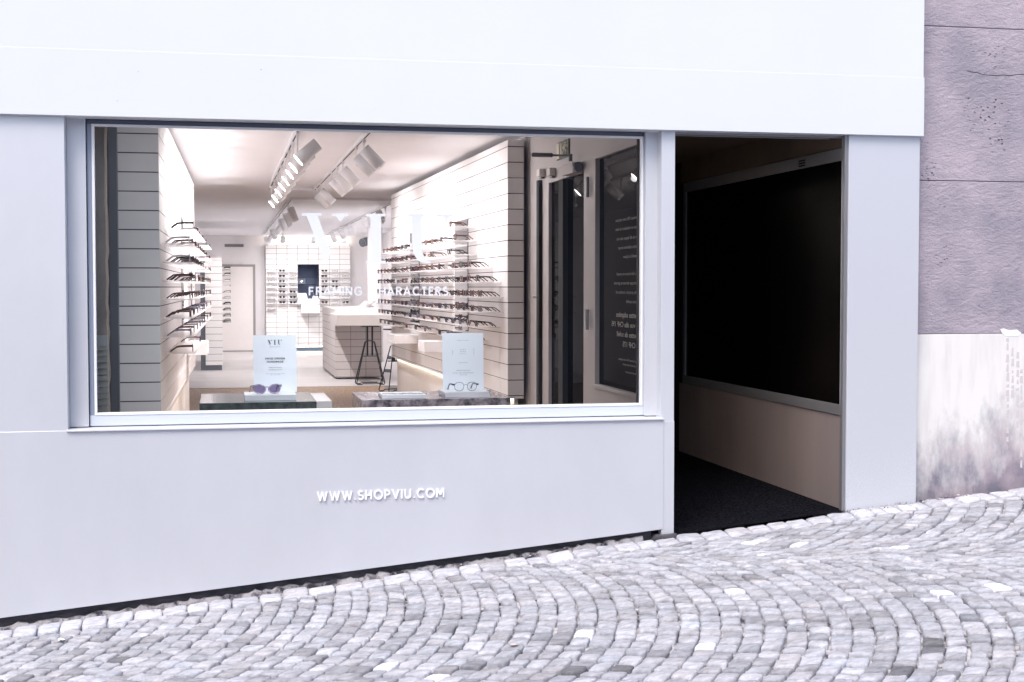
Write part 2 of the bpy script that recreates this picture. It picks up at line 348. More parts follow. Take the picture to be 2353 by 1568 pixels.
DARKS = [ground_at(*q) for q in ((1868,1440),(1922,1456),(1434,1538),(2132,1492),(2048,1546),(1290,1545),(2160,1475),(1855,1560),(1560,1440),(300,1510),(1760,1330))]
def inside(pt, poly):
    c = False; n = len(poly)
    for i in range(n):
        (x0,y0),(x1,y1) = poly[i], poly[i-1]
        if (y0 > pt[1]) != (y1 > pt[1]) and pt[0] < (x1-x0)*(pt[1]-y0)/(y1-y0)+x0: c = not c
    return c
def tone(poly=None, edge=False):
    t = random.random()
    g = random.gauss(.455, .042)
    if edge: g = random.gauss(.57, .05)
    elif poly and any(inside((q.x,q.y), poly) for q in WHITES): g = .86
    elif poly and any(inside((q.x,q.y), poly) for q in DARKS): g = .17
    elif t < .06: g = random.uniform(.26, .32)
    elif t < .2: g = random.uniform(.33, .39)
    w = random.gauss(0, .012)
    return (g*(.99+w), g*1.005, g*(1.11-w))
bm = BM(); lay = bm.loops.layers.float_color.new('stone')
PHI = R(24); dv = (math.cos(PHI), -math.sin(PHI)); nv = (math.sin(PHI), math.cos(PHI))
RAD = 1.50; AM = R(51); HALF = RAD*math.sin(AM)
C0 = (-.37, -.40)        # a point of the first crown line
WALLY = -.16
def arcpt(s, a, band):
    sgn_off = -band*2*HALF
    st = RAD*math.cos(a); t = RAD*math.sin(a)
    return (C0[0]+dv[0]*(s+st-RAD)+nv[0]*(t+sgn_off), C0[1]+dv[1]*(s+st-RAD)+nv[1]*(t+sgn_off))
SP = .100
NA = 30
for band in range(-1, 2):
    for i in range(-44, 96):
        s0 = i*SP + band*.35
        off = random.uniform(0, 1)
        js = [-AM]; a = -AM + (2*AM/NA)*(.45+.6*off*.9)
        while a < AM-.05:
            js.append(a+random.uniform(-.007,.007)); a += (2*AM/NA)*random.uniform(.84,1.16)
        js.append(AM)
        w0, w1 = random.uniform(-.003,.003), random.uniform(-.003,.003)
        for k in range(len(js)-1):
            a0, a1 = js[k]+.0036, js[k+1]-.0036; am = (a0+a1)/2
            P = [arcpt(s0, a0, band), arcpt(s0+SP, a0, band), arcpt(s0+SP, am, band), arcpt(s0+SP, a1, band), arcpt(s0, a1, band), arcpt(s0, am, band)]
            P = [(p[0]+random.gauss(0,.0032), p[1]+random.gauss(0,.0032)) for p in P]
            mx_ = sum(p[0] for p in P)/6; my_ = sum(p[1] for p in P)/6
            if not (-3.2 < mx_ < 7.2 and -3.6 < my_ < .3): continue
            P = clip(P, 0, 1, WALLY)
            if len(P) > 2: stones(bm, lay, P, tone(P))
# straight header course along the wall
x = -3.2
while x < 7:
    w = random.uniform(.11, .15)
    if 3.7 < x < 4.4: w = random.uniform(.08,.12)
    P = [(x, WALLY+random.uniform(-.003,.003)), (x+w, WALLY+random.uniform(-.003,.003)), (x+w+random.uniform(-.006,.006), -.004), (x, -.004)]
    stones(bm, lay, P, tone(edge=True), gap=.003, dome=.003)
    x += w
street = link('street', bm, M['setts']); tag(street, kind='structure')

# ------------------------------------------------------------------ shop front
SF = thing('shop_front', 'white metal-clad shop front with a wide display window and open dark doorway', 'shop front')
XR = AX(2119, -.03)
zb0, zb1 = AZ(262, -.03, 0), AZ(107, -.03, 0)       # lintel band bottom and top
zb0 = (zb0 + at(2118, 313, -.03).z)/2; zb1 = (zb1+at(2118,178,-.03).z)/2
XL = -2.4
bm = BM(); box(bm, XL, XR-.006, -.0292, .30, zb1-.006, 4.6); link('upper_cladding', bm, M['band'], SF, bevel=.001)
bm = BM(); box(bm, XL, XR, -.03, .10, zb0, zb1); link('lintel_band', bm, M['band'], SF, bevel=.0015)
bm = BM(); box(bm, XL, AX(1940,0), .102, .30, zb0+.004, zb1+.0); box(bm, AX(1941,0), XR-.03, .02, .3, zb0+.004, zb1); link('window_head', bm, M['metal'], SF)
for px_, py_, r_ in ((600,160,.0022),(318,165,.0016),(270,232,.0016)):
    p_ = at(px_, py_, -.031); bm = BM(); cyl(bm, (p_.x,-.0312,p_.z), (p_.x,-.0295,p_.z), r_, 8); link('screw_hole', bm, M['gap'], SF)
# lower panel with sloping bottom, and piers
zs = (at(145,988,0).z + at(1527,960,0).z)/2          # sill level
xPe = AX(152, 0); xJ1 = AX(200.5, .10); xPost0 = AX(1527, 0); xPost1 = AX(1551.5, 0)
def gl(x): return .0975*x                             # ground line at the wall
b0 = at(0,1421,0); b1 = at(1505,1219,0); sl = (b1.z-b0.z)/(b1.x-b0.x)
def bottom(x): return b0.z + sl*(x-b0.x)
bm = BM(); prism(bm, [(XL, bottom(XL)), (xPost0-.012, bottom(xPost0-.012)), (xPost0-.001, bottom(xPost0-.001)), (xPost0-.001, zs-.012), (xPe-.01, zs-.012), (xPe-.01, zs-.006), (XL, zs-.006)], 0, .09)
base = link('base_panel', bm, M['metal'], SF, bevel=.002)
bm = BM(); box(bm, XL, xPe, .006, .30, zs-.03, zb0+.002); link('pier', bm, M['metal'], SF, bevel=.003)
xP2 = AX(1948, 0)
bm = BM(); box(bm, xP2, XR-.008, 0, .10, gl(xP2)-.12, zb0+.002); link('pier', bm, M['weathered'], SF, bevel=.003)
bm = BM(); box(bm, AX(1940,0)+.002, xP2-.0005, .012, .048, gl(xP2)-.12, zb0+.002); link('door_jamb', bm, M['alu'], SF, bevel=.002)
bm = BM(); box(bm, xPost0-.012, xPost1, .004, .12, gl(xPost1)-.02, zs-.02); box(bm, AX(1519,.012), xPost1, .012, .12, zs-.02, zb0+.002); link('door_post', bm, M['metal'], SF, bevel=.002)
# recessed jamb strips beside the window
YJ = .10
bm = BM(); box(bm, xPe+.0005, xJ1, YJ, .25, zs+.004, zb0+.003); link('window_jamb', bm, M['metal'], SF, bevel=.002)
xw0 = AX(203, .12); xw1 = AX(1479.5, .12)
bm = BM(); box(bm, AX(1482.5, .09), AX(1518.5,.09), .09, .25, zs+.004, zb0+.003); link('window_jamb', bm, M['metal'], SF, bevel=.002)
bm = BM(); box(bm, xJ1-.02, xw0+.01, .19, .24, zs, zb0+.003); link('shadow_gap', bm, M['gap'], SF); bm = BM(); box(bm, xw1-.01, xw1+.03, .19, .24, zs, zb0+.003); link('shadow_gap', bm, M['gap'], SF)
bm = BM(); box(bm, AX(149,-.01), AX(1527,-.01), -.014, .20, zs-.011, zs-.001); link('window_sill', bm, M['sill'], SF, bevel=.002)
# window frame
YF = .12
zf1 = zb0+.0035; zf0 = zs+.004
gx0, gx1 = AX(222, .14), AX(1469, .14); gz1 = (at(225,294,.14).z+at(1465,320,.14).z)/2; gz0 = (at(225,944,.14).z+at(1465,928,.14).z)/2
bm = BM()
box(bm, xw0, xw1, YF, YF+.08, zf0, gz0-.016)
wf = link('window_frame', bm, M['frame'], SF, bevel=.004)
bm = BM(); box(bm, xw0, xw1, YF, YF+.08, gz1+.016, zf1-.004); link('frame_head', bm, M['frame_shaded'], wf, bevel=.004)
bm = BM(); box(bm, xw0, gx0-.016, YF, YF+.08, gz0-.016, gz1+.016); link('frame_stile', bm, M['frame_half_shaded'], wf, bevel=.004)
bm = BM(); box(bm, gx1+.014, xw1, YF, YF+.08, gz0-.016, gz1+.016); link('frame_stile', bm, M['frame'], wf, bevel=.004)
bm = BM()
for b in ((gx0-.016, gx0-.003, gz0-.016, gz1+.016), (gx1+.003, gx1+.014, gz0-.016, gz1+.016), (gx0-.003, gx1+.003, gz1+.004, gz1+.016), (gx0-.003, gx1+.003, gz0-.016, gz0-.003)):
    box(bm, b[0], b[1], YF-.004, YF+.03, b[2], b[3])
link('glazing_bead', bm, M['bead'], wf, bevel=.001)
bm = BM(); YG = .162
vs_ = [bm.verts.new(p) for p in ((gx0-.01,YG,gz0-.01),(gx1+.01,YG,gz0-.01),(gx1+.01,YG,gz1+.01),(gx0-.01,YG,gz1+.01))]; bm.faces.new(vs_)
pane = link('window_pane', bm, M['glass'], SF)
# stone skirting in the gap under the base panel
bm = BM()
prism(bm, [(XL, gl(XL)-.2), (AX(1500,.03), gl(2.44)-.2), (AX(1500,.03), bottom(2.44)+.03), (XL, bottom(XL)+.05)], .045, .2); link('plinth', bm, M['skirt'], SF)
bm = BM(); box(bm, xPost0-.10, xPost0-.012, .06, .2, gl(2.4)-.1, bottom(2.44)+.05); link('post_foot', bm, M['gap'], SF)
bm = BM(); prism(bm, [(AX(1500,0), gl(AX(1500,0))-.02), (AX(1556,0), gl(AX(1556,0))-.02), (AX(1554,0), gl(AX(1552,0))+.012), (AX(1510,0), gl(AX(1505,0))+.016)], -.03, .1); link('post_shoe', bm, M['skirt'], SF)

# lettering -----------------------------------------------------------
STROKES = {
 'F':(.58,[[(0,0),(0,1)],[(0,.93),(.5,.93)],[(0,.5),(.45,.5)]]),
 'R':(.64,[[(0,0),(0,1)],['arc',.28,.72,.28,.22,90,-90],[(0,.94),(.28,.94)],[(0,.5),(.28,.5)],[(.25,.5),(.56,0)]]),
 'A':(.84,[[(0,0),(.38,1)],[(.38,1),(.76,0)],[(.14,.3),(.62,.3)]]),
 'M':(.90,[[(0,0),(.04,1)],[(.04,1),(.41,.28)],[(.41,.28),(.78,1)],[(.78,1),(.82,0)]]),
 'I':(.10,[[(0,0),(0,1)]]),
 'N':(.74,[[(0,0),(0,1)],[(0,1),(.64,0)],[(.64,0),(.64,1)]]),
 'G':(.88,[['arc',.46,.5,.44,.47,45,315],[(.5,.47),(.86,.47)],[(.86,.47),(.80,.16)]]),
 'C':(.82,[['arc',.46,.5,.44,.47,48,312]]),
 'H':(.72,[[(0,0),(0,1)],[(.62,0),(.62,1)],[(0,.5),(.62,.5)]]),
 'T':(.66,[[(.3,0),(.3,1)],[(0,.94),(.6,.94)]]),
 'E':(.56,[[(0,0),(0,1)],[(0,.94),(.5,.94)],[(0,.5),(.45,.5)],[(0,.06),(.5,.06)]]),
 'S':(.60,[['arc',.28,.72,.25,.22,40,270],['arc',.28,.27,.27,.23,90,-140]]),
 'W':(1.18,[[(0,1),(.28,0)],[(.28,0),(.55,.95)],[(.55,.95),(.82,0)],[(.82,0),(1.10,1)]]),
 'O':(.98,[['arc',.47,.5,.46,.47,0,360]]),
 'P':(.62,[[(0,0),(0,1)],['arc',.27,.70,.28,.24,90,-90],[(0,.94),(.27,.94)],[(0,.46),(.27,.46)]]),
 'V':(.82,[[(0,1),(.37,0)],[(.37,0),(.74,1)]]),
 'U':(.76,[[(0,1),(0,.36)],[(.64,1),(.64,.36)],['arc',.32,.36,.32,.33,180,360]]),
 '.':(.14,[[(.04,.03),(.04,.10)]]), ' ':(.42,[]),
 'D':(.80,[[(0,0),(0,1)],[(0,.94),(.26,.94)],[(0,.06),(.26,.06)],['arc',.26,.5,.44,.44,90,-90]]),
}
def lettering(name, text, X0, X1, zbase, h, w, y, m, parent, depth=.003, zslope=0):
    tr = .30; W = sum(STROKES[c][0]+tr for c in text)-tr
    tot = X1-X0; sx = (tot)/(W)       # x scale
    bm = BM(); x = X0; lift = 0
    for c in text:
        adv, st = STROKES[c]
        for s in st:
            if s[0] == 'arc':
                _, cx, cy, rx, ry, a0, a1 = s; n = 18
                pts = [(cx+rx*math.cos(R(a0+(a1-a0)*i/n)), cy+ry*math.sin(R(a0+(a1-a0)*i/n))) for i in range(n+1)]
            else: pts = s
            P = [Vector((x+p[0]*sx, zbase+p[1]*h+zslope*(x+p[0]*sx-X0))) for p in pts]
            lift += 1; yy = y-.00012*(lift%7)
            L = []; Rr = []
            for i, p in enumerate(P):
                t = (P[min(i+1,len(P)-1)]-P[max(i-1,0)]).normalized(); n_ = Vector((-t.y, t.x))*w/2
                L.append(p+n_); Rr.append(p-n_)
            A = [bm.verts.new((p.x, yy, p.y)) for p in L]; B = [bm.verts.new((p.x, yy, p.y)) for p in Rr]
            A2 = [bm.verts.new((p.x, yy+depth, p.y)) for p in L]; B2 = [bm.verts.new((p.x, yy+depth, p.y)) for p in Rr]
            for i in range(len(P)-1):
                bm.faces.new((A[i],A[i+1],B[i+1],B[i])); bm.faces.new((A2[i],A2[i+1],A[i+1],A[i])); bm.faces.new((B2[i],B2[i+1],B[i+1],B[i]))
            bm.faces.new((A[0],B[0],B2[0],A2[0])); bm.faces.new((A[-1],B[-1],B2[-1],A2[-1]))
        x += (adv+tr)*sx
    bmesh.ops.recalc_face_normals(bm, faces=bm.faces[:])
    return link(name, bm, m, parent)
yl = -.0095
pL, pR = at(728, 1152, yl), at(1023, 1141, yl)
lettering('web_address', 'WWW.SHOPVIU.COM', pL.x+.005, pR.x-.005, pL.z, .050, .0088, yl, M['white_letter'], base, depth=.009, zslope=0)
pL, pR = at(709, 679, YG-.004), at(1031, 679, YG-.004)
for wd, xa_, xb_ in (('FRAMING', 711, 831), ('CHARACTERS', 852, 1029)):
    lettering('slogan', wd, AX(xa_,YG), AX(xb_,YG), pL.z, (at(870,660,YG).z-at(870,679,YG).z), .0085, YG-.004, M['vinyl'], pane, depth=.001)
LOGO = [[(90,180),(360,180),(360,215),(303,215),(480,690),(430,835),(420,851),(405,851),(395,838),(155,215),(90,215)],
 [(500,182),(718,184),(718,217),(684,219),(662,228),(648,248),(632,283),(592,283),(578,250),(560,226),(536,217),(500,216)],
 [(955,187),(1218,188),(1218,222),(1158,224),(1160,816),(1220,817),(1220,857),(957,855),(957,816),(1020,815),(1016,222),(955,220)],
 [(1510,190),(1762,192),(1762,225),(1705,227),(1706,640),(1718,720),(1745,782),(1790,822),(1828,834),(1824,857),(1760,856),(1700,842),(1640,800),(1598,730),(1578,640),(1570,520),(1568,224),(1510,222)],
 [(1905,194),(2118,196),(2118,228),(2078,231),(2054,258),(2045,355),(2026,355),(2016,262),(1990,234),(1905,226)]]
def logo(parent, fx, m, y, depth, name='logo'):
    bm = BM()
    for poly in LOGO: prism(bm, [fx(p[0], p[1]) for p in poly], y, y+depth)
    return link(name, bm, m, parent)
def fx(x, y):
    p = at((1180+x/3.361)/1.7408, (800+y/3.361)/1.7408, YG-.004); return (p.x, p.z)
logo(pane, fx, M['vinyl'], YG-.004, .001)

bm = BM(); xx = XL; top = []
while xx < 2.40:
    top.append((xx, gl(xx)+max(.0, random.gauss(.006,.006)) + (.012 if xx > 2.0 else 0)*random.random())); xx += random.uniform(.012,.04)
prism(bm, [(XL, gl(XL)-.03)]+[(2.40, gl(2.4)-.03)]+top[::-1], .018, .06); link('mortar_fillet', bm, M['joint'], SF)
bm = BM()
for k in range(260):
    gx = random.uniform(3.62, 4.45); gy = -abs(random.gauss(0,.035))-.002; r_ = random.uniform(.002,.007)
    if random.random() < .25: gx = random.uniform(-1.2, 2.5)
    if 2.5 < gx < 3.6: continue
    c = Vector((gx, gy, G(gx,gy)+.006)); vs2 = [bm.verts.new(c+Vector(d)*r_*random.uniform(.6,1.1)) for d in ((1,0,0),(0,1,0),(-1,0,0),(0,-1,0),(0,0,.8),(0,0,-.6))]
    for a_, b_, c_ in ((0,1,4),(1,2,4),(2,3,4),(3,0,4),(1,0,5),(2,1,5),(3,2,5),(0,3,5)): bm.faces.new((vs2[a_],vs2[b_],vs2[c_]))
tag(link('gravel', bm, M['joint']), kind='stuff')
for px, py, lab, cc, sz in ((140,1474,'white paper scrap on the setts under the base panel','white_letter',.022),(330,1465,'torn white paper scrap standing up between two setts','white_letter',.018),(1180,1486,'small pinkish dry leaf on the paving','leaf',.022)):
    if 'leaf' not in M: M['leaf'] = mat('dry_leaf', (.55,.42,.40), rough=.8)
    g0 = ground_at(px, py); bm = BM(); n_ = 8
    ring = [bm.verts.new((math.cos(6.283*k/n_)*sz*random.uniform(.6,1.2), math.sin(6.283*k/n_)*sz*random.uniform(.5,1.0), random.uniform(.0,.008))) for k in range(n_)]
    cv = bm.verts.new((0,0,.012))
    for k in range(n_): bm.faces.new((ring[k], ring[(k+1)%n_], cv))
    o = link('leaf' if cc == 'leaf' else 'paper_scrap', bm, M[cc]); o.location = (g0.x, g0.y, G(g0.x,g0.y)+.006); tag(o, lab, 'leaf' if cc == 'leaf' else 'litter')

# ------------------------------------------------------------------ neighbour wall
NB = thing('neighbouring_wall', 'weathered mauve rendered wall over stained white plaster beside the shop front', 'wall')
YN = .07; zc = (at(2119,770,YN).z+at(2353,765,YN).z)/2; zt1 = (at(2119,414,YN).z+at(2353,418,YN).z)/2; zt2 = (at(2119,58,YN).z+at(2353,68,YN).z)/2
bm = BM(); jj = .004; XE = 9
for z0, z1 in ((zc+.002, zt1-jj), (zt1, zt2-jj), (zt2, 4.6)): box(bm, XR-.05, XE, YN, YN+.3, z0, z1)
link('rendered_wall', bm, M['render'], NB, bevel=.003)
bm = BM(); box(bm, XR-.05, XE, YN+.012, YN+.29, zc, 4.6); link('joint', bm, M['gap'], NB)
bm = BM(); box(bm, XR-.05, XE, YN-.004, YN+.3, .1, zc-.001); link('plaster_base', bm, M['plaster_stained'], NB, bevel=.002)
bm = BM(); tube(bm, [(lambda p: (p.x, YN-.0005, p.z))(at(x_, y_, YN)) for x_, y_ in ((2222,163),(2235,166),(2246,167.5),(2258,171.5),(2275,173),(2292,174),(2305,172.5),(2322,174),(2338,171),(2356,171.5),(2380,173))], .0017, 4); link('crack', bm, M['gap'], NB)
# flaked paint streaks on the plaster
bm = BM()
for k, (x0, w, y0, y1) in enumerate(((2313,5,778,1010),(2325,4,800,900),(2336,5,810,1020),(2345,4,850,1060))):
    y = y0
    while y < y1:
        l = random.uniform(6, 20); a = at(x0+random.uniform(-1,1), y, YN-.0055); b = at(x0+w+random.uniform(-1,1), y+l, YN-.0055)
        prism(bm, [(a.x, a.z), (b.x, a.z+.004), (b.x+.002, b.z), (a.x-.002, b.z+.005)], YN-.0055, YN-.003); y += l+random.uniform(2,10)
link('flaked_paint', bm, mat('flaked_paint_mauve', (.60,.56,.57), rough=.8), NB)
bm = BM(); a = at(2302,765,YN); 
prism(bm, [(a.x+dx, a.z+dz) for dx, dz in ((0,.0),(-.012,.02),(.01,.026),(.05,.014),(.10,.018),(.13,-.002),(.11,-.02),(.02,-.02))], YN-.006, YN+.002); link('plaster_patch', bm, M['white_letter'], NB)

# ------------------------------------------------------------------ entrance passage
EP = thing('entrance_passage', 'dark open passage behind the street doorway between window and end pier', 'passage')
EX0 = xPost1-.012; EX1 = AX(1940, .03); EY1 = 3.4
bm = BM(); box(bm, EX1+.05, EX1+.12, .1, EY1, -.3, 3.2); box(bm, EX0-.03, EX1+.12, EY1, EY1+.1, -.3, 3.2); link('wall', bm, M['shadewall'], EP)
zce = H(1.02)
bm = BM(); box(bm, EX0-.03, EX1+.12, .10, EY1, zce, zce+.1); link('soffit', bm, M['brownceil'], EP)
bm = BM(); box(bm, xPost1+.001, AX(1940,0)+.005, .05, .10, zb0+.006-.02, zb0+.002); link('door_head', bm, M['alu'], EP, bevel=.002)
bm = BM()
v = [bm.verts.new((x, y, .0975*x+.002)) for x, y in ((EX0-.03,.0),(EX1+.06,.0),(EX1+.06,EY1),(EX0-.03,EY1))]; bm.faces.new(v)
tag(link('entrance_floor', bm, M['carpet']), kind='structure')
# right side: framed black board above a metal panel
NBd = thing('notice_board', 'large black glazed board in a pale metal frame inside the dark street doorway', 'board')
XB = EX1; y0b, y1b = .052, 3.0
zt, zbm = H(.835), H(-.775); fw = .075
bm = BM()
box(bm, XB, XB+.04, y0b, y1b, zt-fw, zt); box(bm, XB, XB+.04, y0b, y1b, zbm, zbm+fw*.85); box(bm, XB, XB+.04, y1b-.06, y1b, zbm+fw*.85, zt-fw)
link('frame', bm, M['alu'], NBd, bevel=.002)
bm = BM(); box(bm, XB+.012, XB+.035, y0b, y1b-.06, zbm+fw*.85, zt-fw); link('black_panel', bm, M['black_gloss'], NBd)
bm = BM(); box(bm, XB+.008, XB+.045, y0b, y1b+.1, .25, zbm-.004); link('metal_panel', bm, M['brushed'], NBd)
bm = BM(); box(bm, XB+.01, XB+.045, y0b, y1b+.1, zt+.004, zce-.002); link('top_panel', bm, M['brownceil'], NBd)
bm = BM(); q = onX(1843, 376, XB)
for i in range(3): box(bm, XB-.002, XB, q.y-.05, q.y+.05, q.z+.012-.016*i, q.z+.022-.016*i)
link('small_print', bm, M['gap'], NBd)

# ------------------------------------------------------------------ shop interior shell
FL = H(-1.6); CE = H(1.27)
bm = BM(); yst = at(700, 894, 0)
YSTEP = 14.75
box(bm, -1.4, 4.4, YSTEP, 29, FL-.1, FL); tag(link('floor', bm, M['concrete_floor']), kind='structure')
bm = BM(); box(bm, -1.4, 2.56, .25, YSTEP-.003, FL-.1, FL-.012); tag(link('wood_floor', bm, M['wood_floor']), kind='structure')
bm = BM(); box(bm, -1.4, 2.5, .21, 29, CE, CE+.1); box(bm, 2.5, 4.4, 3.55, 29, CE, CE+.1); tag(link('ceiling', bm, M['ceiling']), kind='structure')
bm = BM(); box(bm, -1.5, -1.4, .2, 29, FL-.1, CE+.1); box(bm, 3.75, 3.85, 10.9, 29, FL-.1, CE+.1); box(bm, 2.5, 3.74, 3.57, 3.67, FL, CE); box(bm, 2.5, 2.56, 3.68, 10.8, FL, CE); box(bm, 2.57, 3.74, 10.7, 10.8, FL, CE)
box(bm, -1.4, 1.06, 27.3, 27.4, FL, CE); box(bm, 3.1, 3.75, 27.3, 27.4, FL, CE); box(bm, 1.06, 3.1, 27.3, 27.4, H(1.0), CE)
tag(link('interior_wall', bm, M['plaster']), kind='structure')
bm = BM(); box(bm, -1.4, gx0-.03, .25, .3, FL, CE); box(bm, -1.4, 2.56, .21, .26, FL, gz0-.02)
box(bm, -1.4, 2.56, .21, .26, gz1+.02, CE); tag(link('window_wall', bm, M['plaster']), kind='structure')

TH = .129
def side_display(name, label, Pn, Pf, nsign, endw, endlabel=None, mirrors=()):
    """a tiled cladding slab on a side wall. Pn/Pf: near and far (x, y). nsign +1: faces +X"""
    Pn, Pf = Vector((Pn[0], Pn[1], 0)), Vector((Pf[0], Pf[1], 0)); L = (Pf-Pn).length; u = (Pf-Pn).normalized()
    n = Vector((u.y, -u.x, 0))*(1 if nsign > 0 else -1)
    zlo, zhi = H(-.93), H(1.215)
    D = thing(name, label, 'display wall')
    bm = BM(); o = Pn + Vector((0,0,zlo))
    hexa(bm, [o, o+u*L, o+u*L+Vector((0,0,zhi-zlo)), o+Vector((0,0,zhi-zlo))], n, endw)
    link('backing', bm, M['grout'], D)
    v0 = (0-(-.93)) % TH
    bm = BM(); tiles(bm, o, u, (0,0,1), n, L, zhi-zlo, .325, TH, .0048, .0062, v0=v0)
    e = o - n*endw - u*.0005
    tiles(bm, e+u*.0, n, (0,0,1), -u, endw+.004, zhi-zlo, 2, TH, .003, .0075, v0=v0)
    link('tiles', bm, M['tile'], D)
    bm = BM(); o2 = Pn - n*.07 + Vector((0,0,FL)) + u*.08
    hexa(bm, [o2, o2+u*(L-.08), o2+u*(L-.08)+Vector((0,0,zlo-FL-.001)), o2+Vector((0,0,zlo-FL-.001))], n, .03); link('lower_panel', bm, M['lowered'], D)
    bm = BM(); o3 = Pn - n*.045 + Vector((0,0,zlo-.012)) + u*.1
    hexa(bm, [o3, o3+u*(L-.1), o3+u*(L-.1)+Vector((0,0,.008)), o3+Vector((0,0,.008))], n, .02); link('light_strip', bm, M['led'], D)
    for a, b in mirrors:
        bm = BM(); o4 = Pn + n*.007 + Vector((0,0,H(-.42))) + u*a
        hexa(bm, [o4, o4+u*(b-a), o4+u*(b-a)+Vector((0,0,1.07)), o4+Vector((0,0,1.07))], n, .006)
        mo = link('mirror', bm, M['mirror'], D)
        bm = BM(); o4 = Pn + n*.010 + Vector((0,0,H(-.42))) + u*(a-.012)
        hexa(bm, [o4, o4+u*.012, o4+u*.012+Vector((0,0,1.07)), o4+Vector((0,0,1.07))], n, .0095); link('mirror_edge', bm, M['black'], mo)
    return D, Pn, u, n, L
LW, LP, LU, LN, LL = side_display('display_wall', 'pale tiled display wall with glasses shelves, facing the shop door', (-.416,2.0), (-.32,9.19), 1, .268, mirrors=((3.5,3.95),(6.0,6.4)))
RW, RP, RU, RN, RL = side_display('display_wall', 'longer pale tiled display wall with three bays of shelves, beside the shop door', (2.324,3.58), (2.211,10.70), -1, .132, mirrors=((1.73,2.42),(4.72,5.42)))

# ------------------------------------------------------------------ glasses
def superell(a, b, e, n, cx, cz, cat=0, flat=0):
    out = []
    for i in range(n):
        t = 2*math.pi*i/n; c, s = math.cos(t), math.sin(t)
        x = a*math.copysign(abs(c)**(2/e), c); z = b*math.copysign(abs(s)**(2/e), s)
        if z < 0: x *= (1-.16*flat*(-z/b))
        out.append((cx+x, cz+z+cat*x*(1 if z > 0 else .3)))
    return out
SH = {'round':(.0245,.0225,2.05,0,.4,.0020), 'square':(.0270,.0200,3.6,0,.9,.0030), 'cat-eye':(.0275,.0205,2.6,.16,1.3,.0030), 'panto':(.0255,.0225,2.5,.03,1.5,.0024)}
FRM = {'black':mat('acetate_black',(.010,.010,.012),rough=.18), 'tortoiseshell':mat('acetate_tortoise',(.15,.06,.035),rough=.18,col2=(.012,.008,.008),nscale=60,ramp=(.42,.58)),
 'brown':mat('acetate_brown',(.10,.045,.035),rough=.2), 'burgundy':mat('acetate_burgundy',(.085,.022,.035),rough=.2), 'amber':mat('acetate_amber',(.16,.075,.04),rough=.2,col2=(.06,.03,.02),nscale=50),
 'crystal':mat('acetate_crystal',(.62,.58,.58),rough=.12), 'navy':mat('acetate_navy',(.018,.025,.06),rough=.2), 'pale':mat('acetate_pale',(.55,.50,.60),rough=.15,col2=(.20,.18,.26),nscale=70,ramp=(.4,.6)), 'grey':mat('acetate_grey',(.22,.20,.235),rough=.2,col2=(.10,.09,.13),nscale=50)}
LENS = {'clear':glass_mat('lens_clear',(.96,.96,.96),1,0,1.5), 'dark':glass_mat('lens_dark',(.05,.045,.06),1,0,1.5), 'violet':glass_mat('lens_violet',(.25,.19,.32),1,0,1.5), 'brownlens':glass_mat('lens_brown',(.16,.08,.05),1,0,1.5)}
_mesh = {}
def gmesh(shape, part):
    k = (shape, part)
    if k in _mesh: return _mesh[k]
    a, b, e, cat, flat, r = SH[shape]; bm = BM(); cz = .0245
    if part == 'rim':
        for s in (-1, 1):
            p = superell(a, b, e, 22, 0, 0, cat, flat)
            tube(bm, [(s*(.0345+q[0]), 0, cz+q[1]) for q in p], r, 6, closed=True, r2=r*1.1)
        tube(bm, [(-.0105,0,cz+.006),(-.005,-.001,cz+.010),(.005,-.001,cz+.010),(.0105,0,cz+.006)], r*1.05, 6)
        for s in (-1,1): box(bm, min(s*.059,s*.070), max(s*.059,s*.070), -.002, .006, cz+.007+cat*.02, cz+.015+cat*.03)
    elif part == 'lens':
        p = superell(a*.97, b*.97, e, 22, 0, 0, cat, flat); bm.faces.new([bm.verts.new((q[0], 0, q[1])) for q in p])
    elif part == 'temple':
        tube(bm, [(0,.004,cz+.011),(0,.03,cz+.0115),(0,.07,cz+.0105),(0,.097,cz+.007),(0,.115,cz-.006),(0,.135,cz-.021)], lambda t: .0022+.0010*t, 6, r2=.0044)
    me = bpy.data.meshes.new('glasses_'+part); bm.normal_update(); bm.to_mesh(me); bm.free()
    for q in me.polygons: q.use_smooth = True
    me.materials.append(None); _mesh[k] = me; return me
_proto = {}
def glasses(shape, colr, lens, loc, rz, label, group, scale=1.0, whole=False):
    key = (shape, colr, lens, whole)
    if key not in _proto:
        root = thing('glasses', None, None)
        def part(nm, k, m, loc=(0,0,0), rot=0):
            me = gmesh(shape, k); o = bpy.data.objects.new(nm, me); COL.objects.link(o); o.parent = root; o.location = loc; o.rotation_euler = (0,0,rot)
            o.material_slots[0].link = 'OBJECT'; o.material_slots[0].material = m; return o
        part('rim', 'rim', FRM[colr])
        for s in (-1,1):
            l = part('lens', 'lens', LENS[lens], (s*.0345, 0, .0245)); l.scale = (s, 1, 1)
            part('temple', 'temple', FRM[colr], (s*.0665, 0, 0), s*.03)
        root.location = loc; root.rotation_euler = (0,0,rz); _proto[key] = root; o = root
    else: o = copy_tree(_proto[key]); o.location = loc; o.rotation_euler = (0,0,rz)
    o.scale = (scale,)*3
    tag(o, label, 'glasses', group); return o
ORD = 'first second third fourth fifth sixth seventh eighth ninth tenth eleventh'.split()
def pick(k, sun):
    if sun:
        return random.choice(['square','cat-eye','square','panto','round']), random.choice(['black','black','tortoiseshell','grey','brown','navy','burgundy']), random.choice(['dark','dark','dark','brownlens'])
    return random.choice(['round','square','panto','panto','cat-eye']), random.choice(['black','black','brown','burgundy','tortoiseshell','amber','black','crystal']), 'clear'
ROWN = ['top','second','third','fourth','fifth','sixth','seventh','eighth','ninth']
